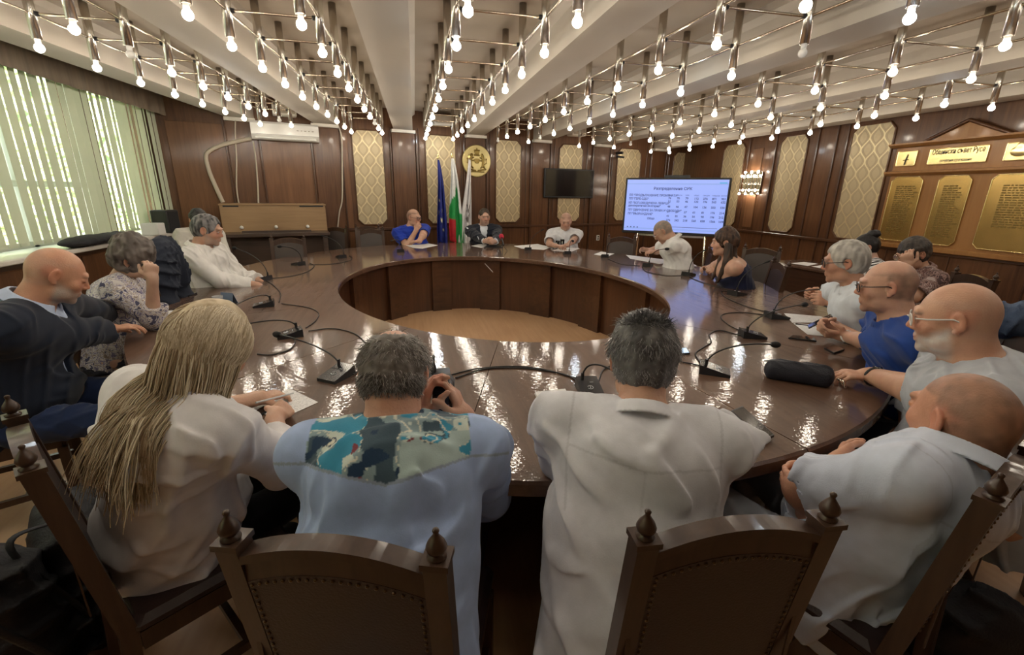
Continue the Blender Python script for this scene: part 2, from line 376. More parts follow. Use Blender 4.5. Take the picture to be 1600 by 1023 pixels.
# ---------------------------------------------------------------- table
TC, TA, TB, TR = (.74, 4.48), 3.42, 2.76, math.radians(94.6)
IC, IA, IB, IR = (.75, 4.28), 1.90, 1.41, math.radians(101.4)
def ell(c, a, b, r, t):
    x, y = a * math.cos(t), b * math.sin(t); return (c[0] + x * math.cos(r) - y * math.sin(r), c[1] + x * math.sin(r) + y * math.cos(r))
def eo(t, s=0.0): return ell(TC, TA + s, TB + s, TR, t)
def ei(t, s=0.0): return ell(IC, IA + s, IB + s, IR, t - (IR - TR))
TZ = .76
table = empty('conference_table', (TC[0], TC[1], 0), 0, 'huge oval ring shaped conference table of glossy dark brown wood', 'table')
NS = 14
OT = Vector((TC[0], TC[1], 0))
for sgm in range(NS):
    mb = MB(); t0 = 2 * math.pi * sgm / NS + .0008 + .11; t1 = 2 * math.pi * (sgm + 1) / NS - .0008 + .11; n = 10
    V = []; prof = [(0, 0), (.006, -.0), (.0, 0)]
    for i in range(n + 1):
        t = t0 + (t1 - t0) * i / n; o = eo(t); o2 = eo(t, -.008); q = ei(t); q2 = ei(t, .008)
        for (p, z) in ((q2, TZ), (o2, TZ), (o, TZ - .010), (o, TZ - .05), (eo(t, -.02), TZ - .058), (ei(t, .02), TZ - .058), (q, TZ - .05), (q, TZ - .010)):
            V.append((p[0] - OT.x, p[1] - OT.y, z))
    F = []
    for i in range(n):
        for k in range(8): j = (k + 1) % 8; F.append((i * 8 + k, i * 8 + j, i * 8 + 8 + j, i * 8 + 8 + k))
    F += [tuple(range(7, -1, -1)), tuple(range(n * 8, n * 8 + 8))]
    mb.add(V, F); mb.build('tabletop_segment', M['table'], table)
def ringwall(name, fn, s0, s1, ta, tb, z0, z1, m, n=6):
    V = []; F = []
    for i in range(n + 1):
        t = ta + (tb - ta) * i / n
        for s_, z in ((s0, z0), (s1, z0), (s1, z1), (s0, z1)): p = fn(t, s_); V.append((p[0] - OT.x, p[1] - OT.y, z))
    for i in range(n):
        for k in range(4): j = (k + 1) % 4; F.append((i * 4 + k, i * 4 + 4 + k, i * 4 + 4 + j, i * 4 + j))
    F += [(0, 1, 2, 3), (n * 4 + 3, n * 4 + 2, n * 4 + 1, n * 4)]
    return MB().add(V, F).build(name, m, table)
for k in range(NS):
    t0 = 2 * math.pi * k / NS + .11; t1 = t0 + 2 * math.pi / NS
    ringwall('inner_panel', ei, .10, .125, t0 + .09, t1 - .09, .0, TZ - .06, M['table_front'])
    ringwall('inner_pillar', ei, .05, .16, t0 - .09, t0 + .09, .0, TZ - .06, M['dado'], 3)
    ringwall('outer_apron', eo, -.30, -.27, t0, t1, TZ - .16, TZ - .06, M['dado'])
    ringwall('leg_panel', lambda t, s: tuple(np.array(ei(t, .16)) * (1 - s) + np.array(eo(t, -.30)) * s), 0.0, .85, t0 - .015, t0 + .015, .0, TZ - .06, M['dado'], 1)
ringwall('cable_tray', ei, .16, .40, 0, 2 * math.pi, TZ - .14, TZ - .10, M['dado'], 60)
def vor_mat(name, cols, scale, kind='noise', rough=.8):
    m, nt, b = nodes(name); N = nt.nodes; L = nt.links; tc = N.new('ShaderNodeTexCoord')
    cr = N.new('ShaderNodeValToRGB'); cr.color_ramp.interpolation = 'CONSTANT'; e = cr.color_ramp.elements
    while len(e) < len(cols): e.new(.5)
    if kind == 'noise':
        t = N.new('ShaderNodeTexNoise'); t.inputs['Scale'].default_value = scale; t.inputs['Detail'].default_value = 3; t.inputs['Distortion'].default_value = 1.2; L.new(tc.outputs['Object'], t.inputs['Vector']); src = t.outputs[0]
        for i, (el, c) in enumerate(zip(e, cols)): el.position = .36 + .28 * i / len(cols) if i else 0; el.color = (*c, 1)
    else:
        t = N.new('ShaderNodeTexWave'); t.bands_direction = 'DIAGONAL'; t.inputs['Scale'].default_value = scale; t.inputs['Distortion'].default_value = 3; t.inputs['Detail'].default_value = 1; L.new(tc.outputs['Object'], t.inputs['Vector']); src = t.outputs[0]
        for i, (el, c) in enumerate(zip(e, cols)): el.position = i / len(cols); el.color = (*c, 1)
    L.new(src, cr.inputs[0]); L.new(cr.outputs[0], b.inputs['Base Color']); setc(b, 'Roughness', rough); return m
M['blouse'] = vor_mat('patterned_blouse', [(.07, .07, .13), (.62, .60, .62), (.30, .24, .20), (.66, .64, .62), (.20, .18, .30), (.60, .58, .56)], 20)
M['pattern_brown'] = vor_mat('brown_patterned_cloth', [(.06, .03, .03), (.30, .20, .18), (.14, .07, .06), (.40, .32, .30)], 22)
M['stripes'] = vor_mat('zebra_cloth', [(.02, .02, .02), (.7, .7, .7)], 10, 'wave')
# ---------------------------------------------------------------- implicit-surface modelling of people, clothes and hair
def v3(*a): return np.array(a if len(a) > 1 else a[0], np.float32)
def nrm(v): v = np.asarray(v, float); return v / (np.linalg.norm(v) + 1e-12)
def basis(y, z):                       # columns right, forward, up
    y = nrm(y); z = np.asarray(z, float); z = nrm(z - (z @ y) * y); x = np.cross(y, z); return np.stack([x, y, z], 1)
class Pr:                              # one primitive: distance function + smooth blend radius (+ clip planes)
    def __init__(s, f, k=.02, op='+', clip=None, c=None, r=None): s.f = f; s.k = k; s.op = op; s.clip = clip
    def d(s, P):
        d = s.f(P)
        if s.clip:
            for (p, n) in s.clip: d = np.maximum(d, (P - v3(p)) @ v3(n))
        return d
def cap(a, b, ra, rb=None, k=.02, op='+', clip=None):
    a = v3(a); b = v3(b); rb = ra if rb is None else rb; ba = b - a; L2 = float(ba @ ba) + 1e-12
    def f(P):
        pa = P - a; t = np.clip(pa @ ba / L2, 0, 1); return np.linalg.norm(pa - t[:, None] * ba, axis=1) - (ra + (rb - ra) * t)
    return Pr(f, k, op, clip)
def ell3(c, r, B=None, k=.02, op='+', clip=None):
    c = v3(c); r = v3(r); B = None if B is None else B.astype(np.float32)
    def f(P):
        q = P - c
        if B is not None: q = q @ B
        k0 = np.linalg.norm(q / r, axis=1); k1 = np.linalg.norm(q / (r * r), axis=1) + 1e-9; return k0 * (k0 - 1) / k1
    return Pr(f, k, op, clip)
def ecap(a, b, ra, rb, fw, k=.03, op='+', clip=None):   # flattened capsule: radii (side, front) at both ends
    a = v3(a); b = v3(b); ba = b - a; L = float(np.linalg.norm(ba)); B = basis(fw, ba).astype(np.float32); ax = nrm(ba).astype(np.float32)
    yv = B[:, 1]; yv = (yv - ax * (yv @ ax)); yv /= np.linalg.norm(yv); xv = np.cross(yv, ax)
    ra = v3(ra); rb = v3(rb)
    def f(P):
        q = P - a; z = q @ ax; t = np.clip(z / L, 0, 1); r = ra + (rb - ra) * t[:, None]
        zz = np.where(z < 0, z, np.where(z > L, z - L, 0)); m = r.min(1)
        X = np.stack([q @ xv / r[:, 0], q @ yv / r[:, 1], zz / (m * .9)], 1); k0 = np.linalg.norm(X, axis=1)
        return (k0 - 1) * m * .95
    return Pr(f, k, op, clip)
def smin(a, b, k):
    h = np.maximum(k - np.abs(a - b), 0) / k; return np.minimum(a, b) - h * h * k * .25
def evalp(prims, P, mask=None):
    D = None
    for p in prims:
        d = p.d(P)
        if D is None: D = d; continue
        if p.op == '+': D = smin(D, d, p.k)
        elif p.op == '-': D = -smin(-D, d, p.k)
        elif p.op == '&': D = np.maximum(D, d)
        elif p.op == 'n': D = D + d
    return D
def mesh_sdf(prims, lo, hi, h, post=None):
    """sparse sampling of the field, then surface nets"""
    lo = np.array(lo, float); hi = np.array(hi, float); S = 8
    nb = np.ceil((hi - lo) / (h * S)).astype(int) + 1; N = nb * S
    bc = np.stack(np.meshgrid(*[np.arange(n) for n in nb], indexing='ij'), -1).reshape(-1, 3)
    cen = (lo + (bc + .5 - .5 / S) * h * S).astype(np.float32); diag = h * S * .87
    co = []; run = None; near = []
    for p in prims:
        d = p.d(cen)
        if run is None: run = d; near.append(np.ones(len(cen), bool)); co.append(run); continue
        near.append(np.abs(d) if 0 else (d < run + 2.2 * diag + p.k) if p.op == '+' else ((d < 1.3 * diag + p.k) if p.op == '-' else np.ones(len(cen), bool)))
        if p.op == '+': run = smin(run, d, p.k)
        elif p.op == '-': run = -smin(-run, d, p.k)
        elif p.op == '&': run = np.maximum(run, d)
        elif p.op == 'n': pass
    # blocks that may hold surface
    act = np.abs(run) < diag * 1.35 + .012
    G = np.where(run[:, None] < 0, -1.0, 1.0).astype(np.float32) * np.ones((1, S ** 3), np.float32)
    ia = np.nonzero(act)[0]
    off = np.stack(np.meshgrid(*[np.arange(S)] * 3, indexing='ij'), -1).reshape(-1, 3)
    CH = 600
    for s in range(0, len(ia), CH):
        idx = ia[s:s + CH]
        P = (lo + (bc[idx][:, None, :] * S + off[None]) * h).astype(np.float32)
        D = None
        for p, nr in zip(prims, near):
            if D is None: D = p.d(P.reshape(-1, 3)).reshape(len(idx), -1); continue
            m = nr[idx]
            if not m.any(): continue
            d = p.d(P[m].reshape(-1, 3)).reshape(int(m.sum()), -1)
            if p.op == '+': D[m] = smin(D[m], d, p.k)
            elif p.op == '-': D[m] = -smin(-D[m], d, p.k)
            elif p.op == '&': D[m] = np.maximum(D[m], d)
            elif p.op == 'n': D[m] = D[m] + d
        G[idx] = D
    G = G.reshape(*nb, S, S, S).transpose(0, 3, 1, 4, 2, 5).reshape(*N)
    I = G < 0
    A = I[:-1, :-1, :-1].astype(np.int8)
    sm = A * 0
    for dx in (0, 1):
        for dy in (0, 1):
            for dz in (0, 1): sm += I[dx:N[0] - 1 + dx, dy:N[1] - 1 + dy, dz:N[2] - 1 + dz]
    C = np.argwhere((sm > 0) & (sm < 8))
    vid = -np.ones([n - 1 for n in N], np.int32); vid[C[:, 0], C[:, 1], C[:, 2]] = np.arange(len(C))
    acc = np.zeros((len(C), 3)); cnt = np.zeros(len(C))
    cor = [(a, b, c) for a in (0, 1) for b in (0, 1) for c in (0, 1)]
    for i, p in enumerate(cor):
        for q in cor[i + 1:]:
            if sum(abs(a - b) for a, b in zip(p, q)) != 1: continue
            g0 = G[C[:, 0] + p[0], C[:, 1] + p[1], C[:, 2] + p[2]]; g1 = G[C[:, 0] + q[0], C[:, 1] + q[1], C[:, 2] + q[2]]
            m = (g0 < 0) != (g1 < 0); t = np.where(m, g0 / np.where(m, g0 - g1, 1), 0)
            acc += np.where(m[:, None], np.array(p) + t[:, None] * (np.array(q) - np.array(p)), 0); cnt += m
    V = lo + (C + acc / cnt[:, None]) * h
    F = []
    for ax in range(3):
        b, c = [(1, 2), (2, 0), (0, 1)][ax]
        sl0 = [slice(None)] * 3; sl1 = [slice(None)] * 3; sl0[ax] = slice(0, -1); sl1[ax] = slice(1, None)
        e = I[tuple(sl0)] != I[tuple(sl1)]; E_ = np.argwhere(e)
        E_ = E_[(E_[:, b] > 0) & (E_[:, c] > 0) & (E_[:, b] < N[b] - 1) & (E_[:, c] < N[c] - 1)]
        ins = I[E_[:, 0], E_[:, 1], E_[:, 2]]
        def g(db, dc):
            q = E_.copy(); q[:, b] -= db; q[:, c] -= dc; return vid[q[:, 0], q[:, 1], q[:, 2]]
        Q = np.stack([g(1, 1), g(0, 1), g(0, 0), g(1, 0)], 1); Q[~ins] = Q[~ins][:, ::-1]; F.append(Q)
    F = np.concatenate(F); F = F[(F >= 0).all(1)]
    return V, F
def smooth(V, F, it=1, lam=.5):
    for _ in range(it):
        A = np.zeros_like(V); n = np.zeros(len(V))
        for k in range(4):
            for j in (1, 3): np.add.at(A, F[:, k], V[F[:, (k + j) % 4]]); np.add.at(n, F[:, k], 1)
        V = V + lam * (A / np.maximum(n, 1)[:, None] - V)
    return V
def fast_mesh(name, V, F, m, parent=None, col=None):
    me = bpy.data.meshes.new(name); nv, nf = len(V), len(F); w = F.shape[1]
    me.vertices.add(nv); me.vertices.foreach_set('co', np.asarray(V, np.float32).ravel())
    me.loops.add(nf * w); me.loops.foreach_set('vertex_index', np.asarray(F, np.int32).ravel())
    me.polygons.add(nf); me.polygons.foreach_set('loop_start', np.arange(0, nf * w, w, dtype=np.int32))
    me.polygons.foreach_set('use_smooth', np.ones(nf, bool)); me.update(calc_edges=True); me.validate()
    if col is not None:
        a = me.color_attributes.new('pigment', 'FLOAT_COLOR', 'POINT')
        c = np.ones((nv, 4), np.float32); c[:, :3] = col; a.data.foreach_set('color', c.ravel())
    me.materials.append(m); o = bpy.data.objects.new(name, me); COL.objects.link(o)
    if parent is not None: o.parent = parent
    return o
def vnoise(P, seed=0):                 # cheap smooth value noise in numpy
    P = np.asarray(P, np.float32); i = np.floor(P).astype(np.int64); f = P - i; f = f * f * (3 - 2 * f); R = 0
    for a in (0, 1):
        for b in (0, 1):
            for c in (0, 1):
                h = ((i[:, 0] + a) * 73856093) ^ ((i[:, 1] + b) * 19349663) ^ ((i[:, 2] + c) * 83492791) ^ (seed * 2654435)
                h = ((h ^ (h >> 13)) * 1274126177) & 0x7fffffff
                R = R + (h % 65536 / 65536.0) * (f[:, 0] if a else 1 - f[:, 0]) * (f[:, 1] if b else 1 - f[:, 1]) * (f[:, 2] if c else 1 - f[:, 2])
    return (R * 2 - 1).astype(np.float32)
def folds(amp, f=7.0, seed=0, ax=(0, 0, 1), st=.35):   # cloth creases: ridged, stretched along ax
    ax = nrm(ax).astype(np.float32)
    def fn(P):
        out = 0; rg = np.random.RandomState(seed)
        for i in range(4):
            d = rg.normal(size=3); d = d - ax * (d @ ax) * (1 - st); d = (d / np.linalg.norm(d)).astype(np.float32)
            ph = (P @ d) * f * (1.1 + .45 * i) * 6.283 + 5.0 * vnoise(P * (2.2 + .5 * i), seed + i) + 1.2 * vnoise(P * 9, seed + 20 + i)
            mk = ss(-.05, .45, vnoise(P * (3.2 + i), seed + 7 + i)); out = out + mk * (.5 + .5 * np.cos(ph)) ** 4 * (1 - .15 * i)
        return -(amp * (out * 1.7 - .25) + amp * .10 * vnoise(P * f * 3, seed + 9)).astype(np.float32)
    return Pr(fn, 0, 'n')
def pig_mat(name, rough=.5, sss=0.0, bump=.0, bscale=200, sheen=0.0, weave=None, spec=.4):
    m, nt, b = nodes(name); N = nt.nodes; L = nt.links
    a = N.new('ShaderNodeAttribute'); a.attribute_name = 'pigment'
    tc = N.new('ShaderNodeTexCoord'); t = N.new('ShaderNodeTexNoise'); t.inputs['Scale'].default_value = 18; t.inputs['Detail'].default_value = 6; L.new(tc.outputs['Object'], t.inputs['Vector'])
    r = N.new('ShaderNodeMapRange'); r.inputs[1].default_value = .3; r.inputs[2].default_value = .7; r.inputs[3].default_value = .9; r.inputs[4].default_value = 1.06; L.new(t.outputs[0], r.inputs[0])
    mx = N.new('ShaderNodeMix'); mx.data_type = 'RGBA'; mx.blend_type = 'MULTIPLY'; mx.inputs[0].default_value = 1
    L.new(a.outputs['Color'], mx.inputs[6]); L.new(r.outputs[0], mx.inputs[7]); L.new(mx.outputs[2], b.inputs['Base Color'])
    setc(b, 'Roughness', rough); setc(b, 'Sheen Weight', sheen); setc(b, 'Specular IOR Level', spec)
    if sss: setc(b, 'Subsurface Weight', sss); setc(b, 'Subsurface Radius', (.010, .004, .002)); setc(b, 'Subsurface Scale', 1.0)
    if bump:
        t2 = N.new('ShaderNodeTexNoise'); t2.inputs['Scale'].default_value = bscale; t2.inputs['Detail'].default_value = 3; L.new(tc.outputs['Object'], t2.inputs['Vector'])
        bp = N.new('ShaderNodeBump'); bp.inputs['Strength'].default_value = bump; bp.inputs['Distance'].default_value = .004
        L.new(t2.outputs[0], bp.inputs['Height']); L.new(bp.outputs[0], b.inputs['Normal'])
    return m
M['pouch'] = mat('black_nylon', (.018,.020,.030), .6, bump=.3, bscale=200)
M['card'] = mat('blue_card', (.16,.22,.32), .6, noise=.1)
M['skin'] = pig_mat('skin', .48, .12, .25, 160, spec=.45)
M['cloth'] = pig_mat('woven_cloth', .85, 0, .10, 260, sheen=.15, spec=.25)
M['hair'] = pig_mat('hair', .5, 0, .3, 120, spec=.4)
M['lens'] = mat('spectacle_lens', (1, 1, 1), .03, trans=1.0, ior=1.2)
SKIN = (.56, .32, .215)

def head_prims(c, B, s=1.0, w=1.0, jaw=1.0, nose=1.0, beard=0.0):
    """c: head centre, B: columns right/forward/up"""
    c = np.asarray(c, float)
    def L(x, y, z): return c + B @ (np.array([x * w, y, z]) * s)
    def E(x, y, z, a, b, d, k=.02, op='+'): return ell3(L(x, y, z), (a * s * w, b * s, d * s), B, k * s, op)
    P = [E(0, -.018, .034, .076, .094, .084), E(0, -.035, .005, .070, .075, .07, .03), E(0, .028, -.02, .064, .064, .080, .03),
         E(0, .032, -.072, .050 * jaw, .048, .036 * jaw, .03), E(0, .072, -.100, .022, .016, .016, .02)]
    for q in (-1, 1):
        P += [E(q * .042, .062, -.022, .022, .020, .022, .02), E(q * .048 * jaw, .015, -.075, .018, .03, .025, .02)]
    P += [cap(L(-.034, .083, .030), L(.034, .083, .030), .011 * s, k=.012 * s)]
    for q in (-1, 1): P += [E(q * .032, .101, .010, .019, .016, .011, .008, '-'), E(q * .032, .080, .008, .0145, .0130, .0125, .003)]
    P += [cap(L(0, .086, .018), L(0, .104 * nose, -.022), .006 * s, .0105 * s, k=.012 * s)]
    for q in (-1, 1): P += [E(q * .012, .094, -.029, .0075, .010, .007, .006)]
    P += [cap(L(-.018, .0885, -.056), L(.018, .0885, -.056), .0055 * s, k=.006 * s), cap(L(-.016, .0865, -.068), L(.016, .0865, -.068), .0065 * s, k=.006 * s)]
    P += [cap(L(-.02, .094, -.0622), L(.02, .094, -.0622), .0022 * s, k=.003 * s, op='-')]
    for q in (-1, 1):
        Be = B @ np.array(Matrix.Rotation(q * .42, 3, 'Z') @ Matrix.Rotation(-.15, 3, 'X'))
        P += [ell3(L(q * .081, -.012, .004), (.0085 * s, .0195 * s, .032 * s), Be, .004 * s), ell3(L(q * .0905, -.006, .007), (.0095 * s, .0125 * s, .0215 * s), Be, .003 * s, '-'),
              ell3(L(q * .081, -.006, -.026), (.007 * s, .010 * s, .010 * s), Be, .004 * s)]
    return P
def head_local(V, c, B, s=1.0): return (V - np.asarray(c)) @ B / s
def ss(a, b, x): t = np.clip((x - a) / (b - a), 0, 1); return t * t * (3 - 2 * t)
def hand_prims(wr, fd, pn, side, curl=(.5, .7, .6), s=1.0, spread=.10, thumb=.6, fk=.0025, grip=0.0):
    """wr wrist, fd finger direction, pn palm normal (the side fingers curl to), side +1 if the thumb lies towards cross(fd, pn)"""
    fd = nrm(fd); pn = nrm(np.asarray(pn, float) - (np.asarray(pn, float) @ fd) * fd); lt = np.cross(fd, pn) * side; wr = np.asarray(wr, float)
    kn = wr + fd * .092 * s
    P = [ecap(wr + fd * .012 * s, wr + fd * .078 * s, (.026 * s, .0155 * s), (.037 * s, .0135 * s), pn, .018)]
    P += [cap(wr - fd * .02 * s, wr + fd * .02 * s, .0255 * s, .0255 * s, k=.02)]
    for i, (o, ln, r) in enumerate(((.0295, .074, .0088), (.0100, .082, .0090), (-.0105, .077, .0086), (-.0300, .061, .0078))):
        p = kn + lt * o * s - fd * (.012 if i == 3 else .003 if i in (0, 2) else 0) * s; a = 0; d0 = nrm(fd + lt * o * 10 * spread * s)
        r *= s
        P.append(cap(p - fd * .03 * s, p, r * 1.05, r * 1.12, k=.012))
        for j, (fr, cu) in enumerate(zip((.45, .30, .25), curl)):
            a += cu * (1 + .12 * (i - 1)); d = d0 * math.cos(a) + pn * math.sin(a); q = p + d * ln * fr * s
            P.append(cap(p, q, r, r * (.93 if j < 2 else .85), k=.0035 if j else .006)); p = q; r *= .93
    t0 = wr + fd * .022 * s + lt * .024 * s + pn * .004 * s; d = nrm(lt * 1.0 + fd * .75 + pn * .55 * (1 + grip)); t1 = t0 + d * .040 * s
    P.append(cap(t0, t1, .0165 * s, .0115 * s, k=.015)); d2 = nrm(fd * 1.0 + lt * (.55 - thumb) + pn * (.35 + grip)); t2 = t1 + d2 * .034 * s
    P.append(cap(t1, t2, .0112 * s, .0098 * s, k=.006)); d3 = nrm(d2 + pn * .3 - lt * .25 * thumb); P.append(cap(t2, t2 + d3 * .022 * s, .0100 * s, .0082 * s, k=.004))
    return P
def ik(a, c, l1, l2, pole):
    a = np.asarray(a, float); c = np.asarray(c, float); d = c - a; L = np.linalg.norm(d); L = min(L, (l1 + l2) * .999); d = nrm(d); x = (l1 * l1 - l2 * l2 + L * L) / (2 * L)
    h = math.sqrt(max(l1 * l1 - x * x, 1e-6)); p = np.asarray(pole, float); p = nrm(p - (p @ d) * d); return a + d * x + p * h, a + d * L
def uv_sphere(c, r, B=None, nu=16, nv=10):
    V = [];F = []
    for j in range(1, nv):
        for i in range(nu): a = 2 * math.pi * i / nu; b = math.pi * j / nv; V.append((math.sin(b) * math.cos(a) * r[0], math.sin(b) * math.sin(a) * r[1], math.cos(b) * r[2]))
    V += [(0, 0, r[2]), (0, 0, -r[2])]; t = len(V) - 2
    for j in range(nv - 2):
        for i in range(nu): k = (i + 1) % nu; F.append((j * nu + i, (j + 1) * nu + i, (j + 1) * nu + k, j * nu + k))
    for i in range(nu): k = (i + 1) % nu; F.append((t, i, k)); F.append((t + 1, (nv - 2) * nu + k, (nv - 2) * nu + i))
    V = np.array(V)
    if B is not None: V = V @ B.T
    return V + np.asarray(c), F
def strands(name, roots, dirs, length, parent, m, colf, r=.0012, seg=6, grav=.35, jit=.15, wave=.004, seed=1, push=None, taper=.35):
    """fine tapering locks as one mesh"""
    rg = np.random.RandomState(seed); n = len(roots); P = np.array(roots, float); D = np.array(dirs, float); D += rg.normal(0, jit, D.shape); D /= np.linalg.norm(D, axis=1)[:, None]
    Ls = np.asarray(length) * rg.uniform(.75, 1.1, n); ring = []; ph = rg.uniform(0, 6.28, n); R = r * rg.uniform(.7, 1.3, n)
    for k in range(seg + 1):
        t = k / seg; side = np.cross(D, (0, 0, 1.0)); side /= (np.linalg.norm(side, axis=1)[:, None] + 1e-9); up = np.cross(side, D)
        rr = (R * (1 - (1 - taper) * t ** 1.5))[:, None]; off = side * (np.sin(ph + t * 7) * wave)[:, None] * t
        for a in (0, 2.09, 4.19): ring.append(P + off + side * math.cos(a) * rr * 1.6 + up * math.sin(a) * rr)
        P = P + D * (Ls / seg)[:, None]; D = D + np.array([0, 0, -grav / seg * 2])
        if push is not None: P, D = push(P, D)
        D /= np.linalg.norm(D, axis=1)[:, None]
    A = np.stack(ring, 1)                       # n, 3*(seg+1), 3
    V = A.reshape(-1, 3); K = 3 * (seg + 1); base = np.arange(n)[:, None] * K; F = []
    for k in range(seg):
        for a in range(3): b = (a + 1) % 3; F.append(base + np.array([[k * 3 + a, k * 3 + b, k * 3 + 3 + b, k * 3 + 3 + a]]))
    F = np.concatenate(F); c = colf(A[:, 0], rg); C = np.repeat(c, K, axis=0); return fast_mesh(name, V, F, m, parent, C)
def ydir(a, z=0.0): a = math.radians(a); return np.array([math.sin(a), math.cos(a), z])
def head_basis(yaw, pitch=0, roll=0):
    B = Matrix.Rotation(-math.radians(yaw), 3, 'Z') @ Matrix.Rotation(-math.radians(pitch), 3, 'X') @ Matrix.Rotation(math.radians(roll), 3, 'Y'); return np.array(B)
def collar_prim(c, up, fw, r0, h=.035, flare=.55, th=.0042, gap=.35, k=.006):
    c = v3(c); B = basis(fw, up).astype(np.float32); th = float(th)
    B = basis(nrm(np.asarray(fw) - (np.asarray(fw) @ nrm(up)) * nrm(up)), up).astype(np.float32)
    def f(P):
        q = (P - c) @ B; z = q[:, 2]; rr = np.hypot(q[:, 0], q[:, 1] / 1.08); R = r0 + flare * np.maximum(h - z, 0)
        d = np.maximum(np.abs(rr - R) * .85 - th, np.abs(z - h / 2) - h / 2)
        ang = np.abs(np.arctan2(q[:, 0], q[:, 1])); return np.maximum(d, (gap - ang) * rr)
    return Pr(f, k)
LAST = {}
def person(label, head, hyaw, pel, yaw, hpitch=10, hroll=0, s=1.0, sw=.185, fat=1.0, arm=1.0, hv=.007, R=None, Lh=None, nb=None, skin=SKIN, beard=None, brow=(.12, .08, .05), buzz=None, shirt=None, pants=(.02, .02, .03), jacket=None, tie=None, hair=None, glasses=None, shoes=(.02, .018, .016), knee=None, legyaw=None, neck=1.0, headw=1.0, jaw=1.0, lipc=None, eyes='open', watch=None, shrug=(0, 0), group=None, legs=True, bust=0.0, bare=False, female=False):
    head = np.asarray(head, float); pel = np.asarray(pel, float); B = head_basis(hyaw, hpitch, hroll); hs = s
    if nb is None: nb = head + B @ np.array([0, -.055, -.125]) * s - np.array([0, 0, .018]) * s
    nb = np.asarray(nb, float); up = nrm(nb - pel); fw = ydir(yaw); fw = nrm(fw - (fw @ up) * up); rt = np.cross(fw, up)
    LT = np.linalg.norm(nb - pel)
    root = empty('person', (pel[0], pel[1], 0), 0, label, 'person', group); O = np.array([pel[0], pel[1], 0])
    off = -O
    sh = {q: nb - up * (.065 - shrug[0 if q < 0 else 1]) * s + rt * q * sw * s + fw * .012 for q in (-1, 1)}
    lu, lf = .285 * s, .255 * s
    arms = {}
    for q, A in ((1, R), (-1, Lh)):
        if A is None: A = dict(w=pel + rt * q * .17 + fw * .30 + np.array([0, 0, .08]), f=ydir(yaw - q * 25), n=(0, 0, -1), pole=rt * q * .5 + np.array([0, 0, -1.0]) - fw * .4)
        A = dict(A); w = np.asarray(A['w'], float); el, wr = ik(sh[q], w, lu, lf, (np.asarray(A['e'], float) - (sh[q] + w) / 2) if 'e' in A else A.get('pole', rt * q * .4 + np.array([0, 0, -1.0])))
        fd = A.get('f'); fd = nrm(wr - el) if fd is None else nrm(fd); arms[q] = (el, wr, fd, np.asarray(A.get('n', (0, 0, -1)), float), A)
    ly = legyaw if legyaw is not None else yaw
    hip = {q: pel + rt * q * .085 * s * fat - np.array([0, 0, .03]) for q in (-1, 1)}
    kn = {}; an = {}
    for q in (-1, 1):
        d = ydir(ly + q * 9); kn[q] = hip[q] + d * .43 * s + np.array([0, 0, .50 * s - hip[q][2] + .0]); 
        if knee: kn[q] = kn[q] + np.array(knee)
        an[q] = kn[q] + d * .03; an[q][2] = .085
    # -------- torso primitives, shared by body and clothes
    def torso(t, low=0.0, clip=None, kk=.05):
        a = up; f = fat; w = .155 if not female else .150
        m1 = pel + up * LT * .38; m2 = pel + up * LT * .72
        P = [ecap(pel - up * low, m1, ((w + .01) * s * f + t, .125 * s * f + t), (w * s * (f * .75 + .25) * (.88 if female else 1) + t, .108 * s * f + t), fw, kk, clip=clip),
             ecap(m1, m2, (w * s * (f * .75 + .25) * (.88 if female else 1) + t, .108 * s * f + t), ((w + .012) * s * (f * .5 + .5) + t, .115 * s * (f * .6 + .4) + t), fw, kk, clip=clip)]
        P += [ell3(m2 + up * .02 * s, ((w + .012) * s * (f * .4 + .6) + t, .115 * s * (f * .5 + .5) + t, .13 * s), basis(fw, up), kk)]
        P += [cap(sh[-1] + rt * .03, sh[1] - rt * .03, .057 * s + t, k=kk)]
        for q in (-1, 1): P += [cap(nb - up * .01 * s + rt * q * .02, sh[q], .040 * s + t * .7, .050 * s * (arm * .5 + .5) + t, k=.03)]
        if fat > 1.02: P += [ell3(pel + up * LT * .24 + fw * .055 * f, (.15 * f * s + t, .12 * f * s + t, .15 * s), basis(fw, up), .06, clip=clip)]
        if bust:
            for q in (-1, 1): P += [ell3(m2 - up * .02 + rt * q * .075 + fw * .085, (.065 + t, .055 + t, .065 + t), basis(fw, up), .03)]
        return P
    def arm_pr(q, t, f0=0.0, f1=2.0, ease=0.0):
        el, wr, _, _, _ = arms[q]; a = arm; P = []
        if f1 <= 1: e = sh[q] + (el - sh[q]) * f1; P.append(cap(sh[q], el, .052 * s * a + t, .044 * s * a + t + ease, k=.035, clip=[(e, nrm(el - sh[q]))])); return P
        P.append(cap(sh[q], el, .052 * s * a + t, .043 * s * a + t + ease * .5, k=.035))
        g = f1 - 1; e = el + (wr - el) * g; r0, r1 = .043 * s * a, .0275 * s * (a * .5 + .5)
        P.append(cap(el, wr, r0 + t + ease * .5, r1 + t + ease, k=.02, clip=[(e, nrm(wr - el))] if g < 1 or t > 0 else None)); return P
    def legs_pr(t):
        P = []
        for q in (-1, 1):
            P += [cap(hip[q], kn[q], .086 * s * (fat * .6 + .4) + t, .058 * s + t, k=.03), cap(kn[q], an[q], .056 * s + t, .040 * s + t, k=.02)]
        return P
    nk0, nk1 = nb - up * .02 * s, head + B @ np.array([0, -.028, -.055]) * s
    nr = .060 * s * neck
    # -------- body
    bp = torso(-.008) + [cap(nk0, nk1, nr * 1.05, nr, k=.035)]
